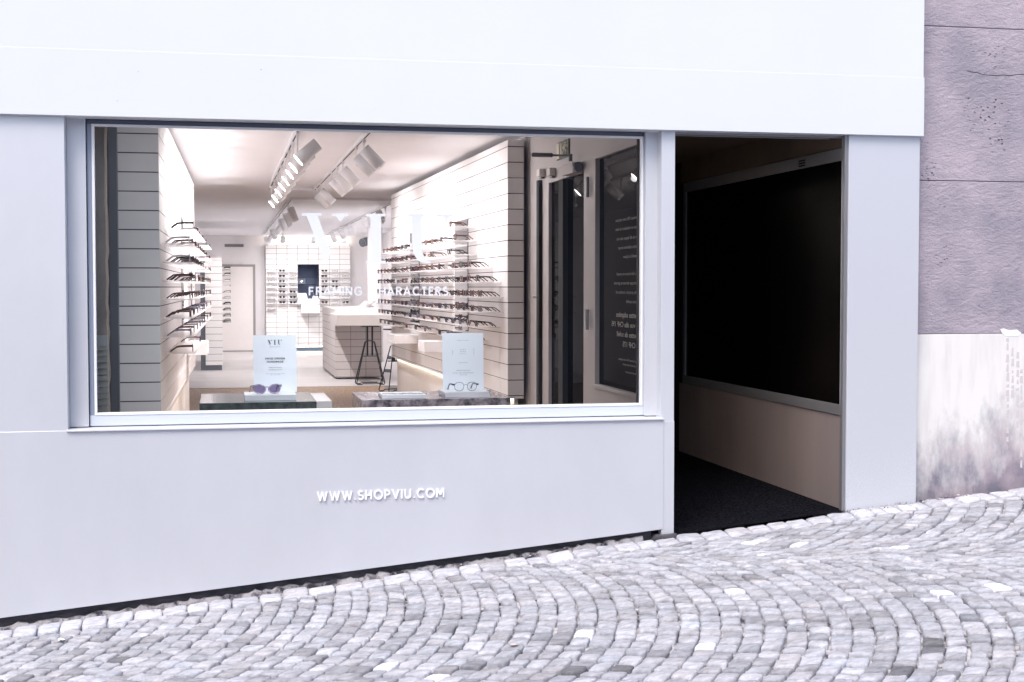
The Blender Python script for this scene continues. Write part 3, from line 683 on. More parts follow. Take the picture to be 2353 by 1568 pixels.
def bay(D, P, u, n, a, b, rows, wallname, bayname, rz, step, sd=.215):
    """rows: list of (k, start, end, count) along the wall"""
    for ri, (k, s, e, cnt) in enumerate(rows):
        z = H(.05+TH*k)
        bm = BM(); o = P + u*s + n*.012 + Vector((0,0,z-.006))
        hexa(bm, [o, o+u*(e-s), o+u*(e-s)+n*(sd-.01), o+n*(sd-.01)], (0,0,1), .005)
        link('shelf', bm, M['acrylic'], D)
        for i in range(cnt):
            t = s+.12+(e-s-.24)*(i/(max(cnt-1,1)) if cnt > 1 else .35) + random.uniform(-.015,.015)
            sun = (k <= -1)
            shp, c, l = pick(k, sun)
            p = P + u*t + n*(sd-.018+random.uniform(-.006,.006)) + Vector((0,0,z-.0035))
            g = 'sunglasses' if sun else 'glasses'
            lab = f'{c} {shp} {g}, {ORD[i]} from the street, {ROWN[ri]} shelf, {bayname}, tiled wall {wallname}'
            glasses(shp, c, l, p, rz+random.uniform(-.05,.05), lab, 'glasses on the wall shelves', scale=1.17)
rzR = -math.pi/2 + math.atan2(RU.x, RU.y)*-1; rzL = math.pi/2 - math.atan2(LU.x, LU.y)
bay(RW, RP, RU, RN, 0, 0, [(4,1.25,2.25,1),(3,1.25,2.25,2),(2,1.25,2.3,1),(1,.55,2.35,5),(0,.20,2.35,6),(-1,.12,2.35,7),(-2,.12,2.35,7),(-3,.25,2.35,6),(-4,.75,2.3,4)], 'by the door', 'window bay', rzR, 0)
bay(RW, RP, RU, RN, 0, 0, [(3,2.55,4.9,7),(2,2.55,4.9,7),(1,2.55,4.9,7),(0,2.55,4.9,8),(-1,2.55,4.9,8),(-2,2.55,4.9,8),(-3,2.55,4.7,5),(-4,3.0,4.6,3)], 'by the door', 'middle bay', rzR, 0)
bay(RW, RP, RU, RN, 0, 0, [(3,5.2,6.9,5),(2,5.2,6.9,6),(1,5.2,7.1,6),(0,5.2,7.1,6),(-1,5.2,7.1,7),(-2,5.2,7.1,6),(-3,5.3,7.0,6),(-4,5.4,6.9,4)], 'by the door', 'rear bay', rzR, 0)
bay(LW, LP, LU, LN, 0, 0, [(3,.75,3.9,4),(2,.12,4.1,7),(1,.12,4.1,8),(0,.12,4.1,8),(-1,.12,4.1,8),(-2,.15,4.1,6),(-3,.15,4.1,6),(-4,.5,2.6,2)], 'facing the door', 'window bay', rzL, 0)
bay(LW, LP, LU, LN, 0, 0, [(3,4.9,6.7,2),(2,4.9,6.7,2),(1,4.9,6.7,2),(0,4.9,6.7,3),(-1,4.9,6.7,3),(-2,4.9,6.7,2),(-3,4.9,6.7,2)], 'facing the door', 'rear bay', rzL, 0)
# white counter boxes fixed to the walls
def wbox(D, P, u, n, a, b, h0, h1, d):
    bm = BM(); o = P+u*a+n*.01+Vector((0,0,H(h1)))
    hexa(bm, [o, o+u*(b-a), o+u*(b-a)+n*d, o+n*d], (0,0,1), h1-h0); link('drawer_box', bm, M['shelf'], D, bevel=.003)
wbox(RW, RP, RU, RN, 4.8, 5.4, -.66, -.56, .28); wbox(RW, RP, RU, RN, 2.6, 3.0, -.66, -.55, .28); wbox(LW, LP, LU, LN, 4.5, 5.0, -.68, -.55, .2)

# pillars, far left --------------------------------------------------
PL = thing('tiled_pillar', 'narrow pale tiled pillar standing behind the rear bay of shelves', 'pillar')
YP = 19.5; xa, xb = AX(470, YP), AX(511, YP)
bm = BM(); box(bm, xa+.01, xb-.005, YP+.005, YP+.28, H(-1.50), H(.555)); link('backing', bm, M['grout'], PL)
bm = BM(); tiles(bm, (xa+.01,YP+.005,H(-1.5)), (1,0,0), (0,0,1), (0,-1,0), xb-xa-.015, 2.055, 2, TH, .003, .007, v0=(1.5)%TH); link('tiles', bm, M['tile'], PL)
bm = BM(); box(bm, xa-.08, xa+.008, YP+.02, YP+.3, FL, H(.6)); box(bm, xa+.008, xb-.02, YP+.02, YP+.25, FL, H(-1.505)); link('side_panel', bm, M['spot_grey'], PL)
PS = thing('side_wall_rack', 'rack of narrow shelves with glasses behind the tiled pillar', 'rack')
bm = BM(); box(bm, xb-.12, xb-.02, YP+.4, 23.2, H(-1.2), H(.6)); link('back_panel', bm, M['tile'], PS)
for k in range(10):
    z = H(.36-.118*k)
    bm = BM(); box(bm, xb-.02, xb+.17, YP+.5, 22.8, z-.006, z); link('shelf', bm, M['shelf'], PS)
    for i in range(3):
        shp, c, l = pick(0, k > 5); rn = ['top','second','third','fourth','fifth','sixth','seventh','eighth','ninth','lowest'][k]
        glasses(shp, c, l, (xb+.155, YP+.65+i*.85, z+.001), math.pi/2, f'{c} {shp} glasses, {ORD[i]} on the {rn} shelf of the rack behind the pillar', 'glasses on the rack behind the pillar')
# plain wall between display wall and pillar
bm = BM(); box(bm, -1.4, -.72, 9.6, 9.66, FL, CE)
PW = link('partition', bm, M['plaster']); tag(PW, 'plain plaster partition beside the end of the display wall', 'partition', kind='thing')

# far wall ------------------------------------------------------------
BW = thing('back_display_wall', 'tiled rear display wall with small ledges of glasses round a blue-grey opening', 'display wall')
YB = 27.0; bx0, bx1 = AX(611, YB), AX(805, YB); bw = (bx1-bx0)
zt_, zb_ = H(1.055), H(-1.46); cw = bw/8; th_ = .130
ox0, ox1 = bx0+3*cw, bx0+5*cw; oz0, oz1 = H(-.37), H(.56)
bm = BM(); box(bm, bx0, ox0, YB+.004, YB+.25, zb_, zt_); box(bm, ox1, bx1, YB+.004, YB+.25, zb_, zt_); box(bm, ox0, ox1, YB+.004, YB+.25, oz1, zt_); box(bm, ox0, ox1, YB+.004, YB+.25, zb_, oz0)
link('backing', bm, M['grout'], BW)
bm = BM(); tiles(bm, (bx0,YB+.004,zb_), (1,0,0), (0,0,1), (0,-1,0), bw, zt_-zb_, cw, th_, .007, .007, v0=(oz1-zb_)%th_, holes=[(3*cw,5*cw,oz0-zb_+.02,oz1-zb_)]); link('tiles', bm, M['tile'], BW)
bm = BM(); box(bm, bx0+.05, bx1-.05, YB+.10, YB+.16, zt_+.001, zt_+.02); box(bm, bx0+.1, bx1-.1, YB+.12, YB+.16, zb_-.03, zb_-.002); link('light_strip', bm, M['led'], BW)
cols = [0,1,2,5,6,7]
grid = {0:[1,1,1,1,1,1,1,1],1:[1]*7+[0],2:[0,1,1,1,1,1,1,0],5:[1,1,1,1,1,0,1,0],6:[1,1,1,1,0,0,1,0],7:[1,1,1,1,1,1,1,0]}
for ci, c in enumerate(cols):
    for r in range(8):
        zz = H(.375-.130*r)
        if r < 7 or c == 0:
            bm = BM(); box(bm, bx0+c*cw+.02, bx0+(c+1)*cw-.02, YB-.15, YB-.002, zz-.008, zz); link('ledge', bm, M['shelf'], BW)
        if grid[c][r]:
            sun = (c in (1,5)) or (c == 2 and r > 3) or (c == 6 and r in (2,3)) or (c == 7 and r == 6)
            shp = random.choice(['round','square','panto']); 
            colr, l = ('black','dark') if sun else (random.choice(['black','brown','crystal','tortoiseshell','crystal']), 'clear')
            if c == 5 and r == 6: colr, l = 'brown','brownlens'
            glasses(shp, colr, l, (bx0+(c+.5)*cw, YB-.12, zz+.001), random.uniform(-.04,.04), f'{colr} {shp} {"sunglasses" if sun else "glasses"}, {ROWN[r]} ledge down, {ORD[ci]} column of the rear tiled wall', 'glasses on the rear wall ledges', scale=1.12)
bm = BM(); box(bm, ox0-.02, ox1-.01, YB-.25, YB-.002, H(-.42), H(-.30)); box(bm, ox0+.06, ox1-.01, YB-.42, YB-.002, H(-.64), H(-.43)); link('counter', bm, M['shelf'], BW, bevel=.004)
# room behind the opening
bm = BM(); box(bm, ox0-.6, ox1+.6, 28.9, 29, H(-1), H(1)); box(bm, ox0-.62, ox0-.6, 27.5, 29, H(-1), H(1)); box(bm, ox1+.25, ox1+.3, 27.45, 28.9, H(-1), H(1)); tag(link('back_room_wall', bm, M['bluegrey']), kind='structure')
t = thing('monitor', 'small pale blue rounded screen on a shelf in the opening of the rear wall', 'screen', (ox0+.16, 28.2, H(.07)))
bm = BM(); box(bm, -.1,.1,-.012,.012,0,.16); link('casing', bm, M['bluelight'], t, bevel=.02)
bm = BM(); box(bm, -.012,.012,-.014,-.012,.07,.082); link('bright_emblem', bm, M['lamp'], t)  # bright emblem on the casing, drawn with the glowing lamp material
bm = BM(); box(bm, -.2,.35,-.05,.1,-.02,-.001); link('bracket_shelf', bm, M['black'], t)
t = thing('laptop', 'open white laptop on the rear counter ledge', 'laptop', (ox0+.13, YB-.14, H(-.299)))
bm = BM(); hexa(bm, [(-.13,-.10,.0),(.10,-.10,0),(.07,.02,.15),(-.16,.02,.15)], (0,-.8,.6), .008); link('lid', bm, M['laptop'], t)
bm = BM(); box(bm, -.12,.2,-.08,.09,0,.012); link('keyboard', bm, M['laptop'], t)
t = thing('white_box', 'small white box at the end of the rear counter ledge', 'box', (ox1-.1, YB-.14, H(-.299)))
bm = BM(); box(bm, -.07,.07,-.06,.06,0,.07); box(bm, -.04,-.03,-.01,.01,.07,.15); link('body', bm, M['laptop'], t, bevel=.004)
# door and vent on the far wall
DR = thing('interior_door', 'plain pale flush door with dark frame in the far wall', 'door')
yd = 27.3; d0, d1 = AX(470,yd), AX(581,yd); 
bm = BM(); box(bm, d0, d1, yd-.03, yd-.002, FL+.03, H(.50)); link('leaf', bm, M['doorw'], DR)
bm = BM(); box(bm, d1+.002, d1+.06, yd-.04, yd-.002, FL, H(.56)); box(bm, d0, d1+.002, yd-.04, yd-.002, H(.502), H(.56)); box(bm, d0,d1,yd-.03,yd-.002,FL,FL+.028); link('frame', bm, mat('door_frame',(.28,.26,.26),rough=.6), DR)
VT = thing('air_vent', 'grey slotted air vent high on the far wall', 'vent')
p0, p1 = at(516,561,yd-.01), at(560,568,yd-.01)
bm = BM(); box(bm, p0.x, p1.x, yd-.02, yd-.001, p1.z, p0.z); link('casing', bm, mat('vent_grey',(.25,.24,.26)), VT)
bm = BM()
for i in range(3): box(bm, p0.x+.01, p1.x-.01, yd-.024, yd-.0201, p1.z+.01+i*.02, p1.z+.016+i*.02)
link('slat', bm, M['black'], VT)
# round column right of the back wall
bm = BM(); cyl(bm, (AX(862,22),22,FL), (AX(862,22),22,CE), .16, 28)
tag(link('round_column', bm, M['plaster'], smooth=True), 'pale round plaster column behind the reception counter', 'column', kind='thing')

# ------------------------------------------------------------------ reception counter
CT = thing('reception_counter', 'tiled reception counter with a lower projecting slab at its front end', 'counter')
cy0 = 16.45; cx0, cx1 = AX(770,cy0), AX(876,cy0); ct = H(-.377)
bm = BM(); box(bm, cx0+.004, cx1, cy0+.004, 19.6, FL+.03, ct-.012); link('core', bm, M['grout'], CT)
bm = BM(); zlo = FL+.03; hh = ct-zlo-.012
tiles(bm, (cx0+.004,cy0+.004,zlo), (1,0,0), (0,0,1), (0,-1,0), cx1-cx0-.004, hh, .262, .13, .006, .007, v0=hh%.13)
tiles(bm, (cx0+.004,19.6,zlo), (0,-1,0), (0,0,1), (-1,0,0), 19.6-cy0-.004, hh, .262, .13, .005, .007, v0=hh%.13)
link('tiles', bm, M['tile_wood'], CT)
bm = BM(); box(bm, cx0, cx1, cy0, 19.6, ct-.0115, ct); link('countertop', bm, M['tile'], CT)
sy0 = 14.9; sx0, sx1 = AX(774.5,sy0), AX(905,sy0)
bm = BM(); box(bm, sx0, sx1, sy0, cy0-.002, H(-.63), H(-.46)); link('front_slab', bm, M['tile_wood'], CT, bevel=.003)
bm = BM(); box(bm, sx0, sx1, sy0, cy0-.002, H(-.459), H(-.449)); link('slab_top', bm, M['tile'], CT)
def leaf(nm, label, loc, rz):
    t = thing(nm, label, 'brochure', loc, rz, 'brochures on the counter')
    bm = BM(); hexa(bm, [(-.12,-.09,.0),(.12,-.09,.0),(.12,.09,.03),(-.12,.09,.03)], (0,0,1), .004); link('page', bm, M['paper'], t)
    bm = BM(); hexa(bm, [(.0,-.09,.01),(.14,-.07,.12),(.14,.09,.13),(.0,.09,.03)], (-.6,0,.8), .004); link('cover', bm, M['offwhite'], t)
leaf('brochure', 'open brochure with raised cover on the counter top', (AX(840,18), 17.6, ct+.001), .1)
leaf('brochure', 'flat brochure lying next to the one with raised cover', (AX(822,18), 17.4, ct+.001), .5)

# bar stools ---------------------------------------------------------
def stool(label, loc, rz):
    t = thing('bar_stool', label, 'bar stool', loc, rz, 'bar stools at the counter')
    h = .95
    for y, w, nm in ((-.13,.23,'front'),(.13,.23,'rear')):
        bm = BM()
        tube(bm, [(-.04,y*.25,.72),(-.075,y*.3,.70),(-w,y,.03),(-w+.01,y,.01),(-w+.09,y,.01),(-w+.10,y,.03),(w-.10,y,.03),(w-.09,y,.01),(w-.01,y,.01),(w,y,.03),(.075,y*.3,.70),(.04,y*.25,.72)], .0095, 6, closed=True)
        link('sled_frame', bm, M['black'], t)
    for s in (-1,1):
        bm = BM(); box(bm, s*.04-.014, s*.04+.014, -.014, .014, .46, h); link('post', bm, M['black'], t)
        bm = BM(); hexa(bm, [(s*.16,-.085,.30),(s*.16,.085,.30),(s*.145,.08,.35),(s*.145,-.08,.35)], (1,0,0), .004); hexa(bm, [(s*.11,-.06,.50),(s*.11,.06,.50),(s*.10,.055,.55),(s*.10,-.055,.55)], (1,0,0), .004); link('side_plate', bm, M['spot_grey'], t)
    bm = BM(); tube(bm, [(-.115,-.055,.47),(.115,-.055,.47)], .009, 6); tube(bm, [(-.115,.055,.47),(.115,.055,.47)], .009, 6); link('crossbar', bm, M['black'], t)
    bm = BM(); box(bm, -.15, .15, -.13, .13, h, h+.02); link('seat', bm, M['black'], t, bevel=.006)
    return t
ys_ = 14.98
stool('black wire bar stool tucked under the counter slab', (AX(850,ys_), ys_+.05, FL), 0)
stool('second black bar stool half hidden by the tiled display wall', (AX(904,13.9), 13.6, FL-.012), .5)

# ------------------------------------------------------------------ ceiling tracks and spotlights
def track(label, pts):
    t = thing('light_track', label, 'light track', group='ceiling light tracks')
    bm = BM()
    for (x0, y0), (x1, y1) in zip(pts, pts[1:]):
        if abs(x0-x1) < .01: box(bm, x0-.018, x0+.018, min(y0,y1), max(y0,y1), CE-.034, CE-.001)
        else: box(bm, min(x0,x1)+.019, max(x0,x1)-.019, y0-.018, y0+.018, CE-.034, CE-.001)
    link('rail', bm, M['spot'], t)
    bm = BM()
    for (x0, y0), (x1, y1) in zip(pts, pts[1:]):
        if abs(x0-x1) < .01: box(bm, x0-.005, x0+.005, min(y0,y1)+.02, max(y0,y1)-.02, CE-.036, CE-.0345)
    link('slot', bm, M['gap'], t)
T1, T2, T3, T4 = .60, 1.17, .97, 2.47
track('straight ceiling track aimed at the wall facing the door', [(T1,3.2),(T1,10.2)])
track('ceiling track aimed at the wall by the door', [(T2,3.2),(T2,10.2),(T1,10.2)])
track('rear ceiling track above the passage to the far door', [(T3,12.2),(T3,26)])
track('rear ceiling track running above the reception counter', [(T4,26),(T4,12.2),(T3,12.2)])
SPB = .95
def spot(label, X, Y, side, dirv, grp, power, on=True, m='spot', size=1.0, cone=152):
    """side: +1 hangs to +X of the rail"""
    t = thing('track_spotlight', label, 'spotlight', (X, Y, CE-.036), 0, grp)
    d = Vector(dirv).normalized(); c = Vector((side*.075, 0, -.16)); r = .053*size; L = .20*size
    a, b = c-d*L*.55, c+d*L*.45
    bm = BM(); cyl(bm, a, b, r, 24); 
    o = link('body', bm, M[m], t, smooth=False)
    for p in o.data.polygons: p.use_smooth = len(p.vertices) == 4
    bm = BM(); cyl(bm, b+d*.0005, b+d*.003, r*.93, 24); link('lens', bm, M['lamp'] if on else M['spot_grey'], t)
    bm = BM(); cyl(bm, b-d*.002, b+d*.006, r*1.02, 24, cap=False); link('rim', bm, M['spot'], t)
    bm = BM(); box(bm, -.012, .012, -.03, .03, -.03, .0); box(bm, -.005, .005, -.014, .014, -.17, -.03); link('bracket', bm, M['spot'], t)
    if on:
        ld = bpy.data.lights.new('spot_lamp', 'SPOT'); ld.energy = power*SPB; ld.spot_size = R(cone); ld.spot_blend = 1; ld.shadow_soft_size = .035
        ld.color = (1.0, .955, .965)
        lo = bpy.data.objects.new('spot_lamp', ld); COL.objects.link(lo); lo.parent = t; lo.location = b+d*.012
        lo.rotation_euler = d.to_track_quat('-Z', 'Y').to_euler()
    return t
ys1 = [3.55, 4.3, 5.0, 5.8, 6.6, 7.5, 8.5, 9.6]
for i, y in enumerate(ys1):
    spot(f'white cylinder spotlight turned to the facing wall, {ORD[i]} from the street', T1, y, 1, (-1, -.05+random.uniform(-.08,.08), -.85), 'spotlights on the first track', 68, cone=158)
ys2 = [3.95, 4.6, 6.0, 6.7, 7.4, 9.1, 9.8]
for i, y in enumerate(ys2):
    spot(f'white cylinder spotlight turned to the door-side wall, {ORD[i]} from the street', T2, y, 1, (1, .05+random.uniform(-.05,.05), -1.0), 'spotlights on the second track', 36 if y < 5 else 48, cone=162)
ys3 = [13.2, 14.8, 16.6, 18.4, 21.0, 23.5, 25.3]
for i, y in enumerate(ys3):
    spot(f'white cylinder spotlight on the rear track over the far passage, {ORD[i]} from the street', T3, y, 1, (random.choice((-.8,.5)), .5, -1.1), 'spotlights on the rear track', 120)
ys4 = [13.6, 15.8, 18.6, 20.6, 22.8]
for i, y in enumerate(ys4):
    spot(f'white cylinder spotlight on the track above the counter, {ORD[i]} from the street', T4, y, -1, (.5, 1.0, -.9), 'spotlights on the counter track', 75)
for i, (x, y) in enumerate(((bx0+.3, 24.2), (bx0+1.0, 24.3), (bx0+1.7, 24.4))):
    spot(f'white spotlight aimed at the rear tiled wall, {ORD[i]} from the door side', x, y, 0, (0, 1, -.45), 'spotlights before the rear wall', 26, cone=110)
for i, (x, d, e) in enumerate(((-.25, (-.25,1,-.9), .7), (T1, (-.45,1,-1.9), 3.0), (T2+.1, (.1,1,-2.0), 3.2))):  # out-of-view lamps added to brighten cards, plinths and pillar end
    t = spot(f'unseen added spotlight over the window plinths, {ORD[i]} from the stone reflection', x, .62, 0, d, 'added spotlights over the window display', 18*e, cone=(130 if e < 1 else 85))
    [c for c in t.children if c.type == 'LIGHT'][0].data.color = (.78,.88,1.0) if i == 0 else (.93,.965,1.0)
spot('dark grey ceiling speaker by the rear wall', AX(843,25), 25, 0, (-.3,-.3,-.1), 'fixtures by the rear wall', 0, on=False, m='spot_grey', size=1.9)

# ------------------------------------------------------------------ window display
def plinth(name, label, x0, x1, ytop, Yf, Yb, m, xside=None):
    zt = (at(x0,ytop,Yf).z+at(x1,ytop,Yf).z)/2
    t = thing(name, label, 'plinth'); X0, X1 = AX(x0,Yf), AX(x1,Yf)
    bm = BM(); box(bm, X0, X1, Yf, Yb, zt-.10, zt); link('marble_top', bm, m, t, bevel=.002)
    bm = BM(); box(bm, X0+.01, X1-.01, Yf+.01, Yb-.01, FL, zt-.101); link('body', bm, M['tile'], t)
    return zt, X0, X1
ZL, lx0, lx1 = plinth('display_plinth', 'low display plinth topped with dark green marble carrying the sunglasses card', 456, 726, 925, 1.25, 2.05, M['marble_green'])
ZR_, rx0, rx1 = plinth('display_plinth', 'wider display plinth topped with mottled mauve marble carrying two card stacks', 830, 1173, 917, 1.3, 2.0, M['marble'])
bm = BM(); box(bm, lx1+.002, lx1+.10, 1.27, 2.0, FL, ZL-.002); tag(link('mirror_block', bm, M['tile']), 'pale glossy block beside the green marble plinth', 'block', kind='thing')

FONT_SCALE = 1
def text_mesh(name, body, size, m, parent, loc, rot=(math.pi/2,0,0), mirror=False, bold=0, align='CENTER', spacing=1.0, sx=1.0):
    c = bpy.data.curves.new(name, 'FONT'); c.body = body; c.size = size; c.align_x = align; c.space_character = spacing; c.offset = bold; c.extrude = 0; c.resolution_u = 3
    o = bpy.data.objects.new(name, c); COL.objects.link(o)
    dg = bpy.context.evaluated_depsgraph_get(); me = bpy.data.meshes.new_from_object(o.evaluated_get(dg)); bpy.data.objects.remove(o); bpy.data.curves.remove(c)
    me.name = name
    for v in me.vertices: v.co.x *= sx*(-1 if mirror else 1)
    me.materials.clear(); me.materials.append(m)
    o = bpy.data.objects.new(name, me); COL.objects.link(o); o.parent = parent; o.location = loc; o.rotation_euler = rot
    return o
def slabstack(label, x, w, d, Y, Z, n, cat='card stack', name='card_stack'):
    t = thing(name, label, cat, (x, Y, Z+.0005), 0)
    hs = [.013,.009,.013][:n]; z = 0
    for i, h in enumerate(hs):
        g = .004*i*0
        bm = BM(); o_ = random.uniform(-.004,.004); box(bm, -w/2+o_, w/2+o_, -d/2, d/2, z, z+h); link('block', bm, M['paper'], t, bevel=.001); z += h+.0006
    return t, z
def card(label, x0, x1, ytop, ybot, Y, Zb):
    t = thing('sign_card', label, 'sign', ((AX(x0,Y)+AX(x1,Y))/2, Y, Zb)); w = AX(x1,Y)-AX(x0,Y); h = AZ(ytop,Y,(x0+x1)/2)-Zb
    bm = BM(); hexa(bm, [(-w/2,0,0),(w/2,0,0),(w/2+.0,.03,h),(-w/2,.03,h)], (0,-1,0), .004); o = link('board', bm, M['card'], t)
    t.rotation_euler = (0,0,0); return t, w, h, o
# sunglasses card stack
YS = 1.62
xs0, xs1 = AX(560,1.5), AX(678,1.5)
t, zz = slabstack('stack of white blocks carrying the swiss design card and sunglasses', (xs0+xs1)/2, xs1-xs0, .30, 1.52, ZL, 3)
Zs = ZL+zz+.001
cd, w, h, _ = card('white sign card reading swiss design handmade, behind the sunglasses', 581, 681, 771, 895, 1.60, Zs)
tilt = -math.atan2(.03, h)
def cl(px, py, off=.002):   # card local coords from fractions across/up
    return ((px-.5)*w, .03*py-off, py*h)
def on_card(body, py, size, spacing=1.15, bold=0): text_mesh('printing', body, size, M['ink'], cd, cl(.5, py), rot=(math.pi/2+tilt,0,0), spacing=spacing, bold=bold)
def fx2(x, y): return ((x-1104)/2030*w*.33*1.0, (850-y)/2030*w*.33)
bm = BM()
for poly in LOGO: prism(bm, [fx2(*p) for p in poly], 0, .0008)
lo = link('printing', bm, M['ink'], cd); lo.location = cl(.5,.835,.0025)
lo.rotation_euler = (tilt,0,0)
on_card('SWISS DESIGN', .575, .0165, 1.25, .0004); on_card('HANDMADE', .52, .0165, 1.25, .0004)
on_card('FRAMING CHARACTERS', .79, .0055, 1.2); on_card('LUNETTES DE SOLEIL', .425, .008, 1.15); on_card('À PARTIR DE CHF 175', .385, .008, 1.15)
on_card('Les verres solaires VIU sont inclus, anti-reflets', .32, .0055); on_card('anti-rayures et anti-UV', .30, .0055)
g = glasses('cat-eye', 'pale', 'violet', (AX(612,1.44), 1.43, Zs-.0005), .12, 'large mottled grey cat-eye sunglasses in front of the swiss design card', None, scale=1.38)
# middle flat stack
x0_, x1_ = AX(877,1.45), AX(976,1.45)
t, zz = slabstack('flat stack of white blocks printed with line drawings of glasses', (x0_+x1_)/2, x1_-x0_, .28, 1.52, ZR_, 2)
bm = BM()
for i in range(4):
    for s in (-1,1):
        pts = superell(.017,.014,2.3,14, -.10+i*.065+s*.019, 0); tube(bm, [(p[0], -.02+p[1]*2.2-.03*(i%2), zz+.0005) for p in pts], .0009, 4, closed=True)
link('line_drawing', bm, M['ink'], t)
# right card
x0_, x1_ = AX(1018,1.45), AX(1121,1.45)
t, zz = slabstack('stack of white blocks carrying the small print card and thin glasses', (x0_+x1_)/2, x1_-x0_, .28, 1.52, ZR_, 3)
Zs2 = ZR_+zz+.001
cd, w, h, _ = card('white sign card with sparse small print, behind thin round glasses', 1017, 1112, 766, 890, 1.60, Zs2)
tilt = -math.atan2(.03, h)
on_card('SWISS DESIGN / 3D PRINTED', .865, .0052)
for j, s in enumerate(('B O R N','F R O M','D U S T')): on_card(s, .70-j*.035, .0085, 1.3)
on_card('BESPOKE COLLECTION', .47, .0055); on_card('IMPRESSION 3D SUR MESURE', .33, .0065); on_card('LUNETTES, VERRES CORRECTEURS INCLUS', .285, .0068); on_card('DÈS CHF 595', .25, .0068)
for px, py, s in ((.24,.66,'3D PRINTED'),(.76,.66,'MADE TO MEASURE')): text_mesh('printing', s, .0055, M['ink'], cd, cl(px, py), rot=(math.pi/2+tilt, 0, 0)).rotation_euler = (math.pi/2+tilt, math.pi/2, 0)
SH['thin'] = (.0255,.0225,2.4,.0,.9,.0011)
glasses('thin', 'navy', 'clear', (AX(1069,1.44), 1.43, Zs2-.0005), .08, 'thin dark blue round glasses in front of the small print card', None, scale=1.28)

# left end of the window: reflected stone wall and shutter built as solid strips ---------
SJ = thing('stone_reflection', 'reflection of beige stone wall and grey shutter, built solid at the window edge', 'reflection')
Yq = .36; q0, q1, q2 = AX(196,Yq), AX(243,Yq), AX(247,Yq)
zg = AZ(795,Yq,235)
bm = BM()
zz = gz0-.3; prof = []
while zz < CE: prof.append((q1+random.uniform(-.003,.006), zz)); zz += random.uniform(.04,.12)
prism(bm, [(q0, prof[0][1])]+prof+[(q0, prof[-1][1])], Yq, Yq+.2); link('stone', bm, M['stoneold'], SJ)
bm = BM()
zz = .3
while zz < zg: 
    hexa(bm, [(q0,Yq-.05,zz),(q2,Yq-.05,zz),(q2,Yq-.012,zz+.026),(q0,Yq-.012,zz+.026)], (0,-.6,.8), .006); zz += .034
box(bm, q0, q2, Yq-.03, Yq-.01, zg, zg+.06); link('shutter_reflection', bm, M['shutter'], SJ)
bm = BM(); box(bm, AX(252,1.9), AX(271,1.9), 1.9, 2.3, FL, CE); box(bm, -1.4, AX(252,1.9), 2.1, 2.2, FL, CE)
tag(link('corner_strip', bm, M['spot_grey']), 'dark grey vertical strip between stone reflection and tiled wall end', 'trim', kind='thing')

# ------------------------------------------------------------------ shop side wall with glass door
XS = 2.50
SW = thing('side_partition', 'cream partition with glass door and fixed pane beside the display wall', 'partition')
yA0, yA1 = .26, onX(1367,660,XS).y      # fixed pane near, far edge
zpt, zpb = H(.90), H(-.69)
yD0, yD1 = onX(1341,660,XS).y, onX(1262,660,XS).y   # door leaf glass
zdt = H(.81)
bm = BM(); T = .05
box(bm, XS, XS+T, .26, 3.56, zpt, CE)                       # above
box(bm, XS, XS+T, .26, yD0-.0, FL, zpb)                      # below fixed pane
box(bm, XS, XS+T, yA1, yD0-.001, zpb, zpt)                   # mullion
box(bm, XS, XS+T, yD1+.02, 3.56, FL, zpt)                    # beyond door
box(bm, XS, XS+T, yD0, yD1+.02, zdt, zpt-.001)
link('panel', bm, M['offwhite'], SW)
bm = BM()
for a, b, c, d in ((yA0,yA1,zpt-.03,zpt),(yA0,yA1,zpb,zpb+.03),(yA1-.045,yA1,zpb+.03,zpt-.03)): box(bm, XS-.012, XS+.03, a, b-.001, c, d-.001)
link('pane_frame', bm, M['offwhite'], SW, bevel=.003)
bm = BM(); v = [bm.verts.new(p) for p in ((XS+.02,yA0,zpb),(XS+.02,yA1,zpb),(XS+.02,yA1,zpt),(XS+.02,yA0,zpt))]; bm.faces.new(v); fp = link('fixed_pane', bm, M['doorglass'], SW)
bm = BM(); v = [bm.verts.new(p) for p in ((XS+.02,yD0,FL+.1),(XS+.02,yD1,FL+.1),(XS+.02,yD1,zdt),(XS+.02,yD0,zdt))]; bm.faces.new(v); dg_ = link('door_pane', bm, M['doorglass'], SW)
bm = BM(); ya_, yb_ = onX(1293,660,XS-.02).y, onX(1283,660,XS-.02).y; box(bm, XS-.02, XS+.03, ya_, yb_, FL, zdt-.01); link('door_stile', bm, M['gap'], SW)
bm = BM(); yy = onX(1246,660,XS).y; box(bm, XS-.03, XS-.001, yy-.0, yy+.08, FL, H(.85)); link('door_edge_seal', bm, M['gap'], SW)
bm = BM(); q = onX(1350,430,XS-.02); q2_ = onX(1350,735,XS-.02)
for z in (q.z, q2_.z): cyl(bm, (XS-.02,q.y,z-.07), (XS-.02,q.y,z+.07), .013, 12)
link('hinge', bm, M['alu'], SW)
bm = BM(); q = onX(1232,700,XS-.02); box(bm, XS-.012, XS-.001, q.y-.03, q.y+.03, q.z-.12, q.z+.14); cyl(bm, (XS-.05,q.y,q.z+.06),(XS-.001,q.y,q.z+.06),.012,10); link('lock_plate', bm, M['doorw'], SW)
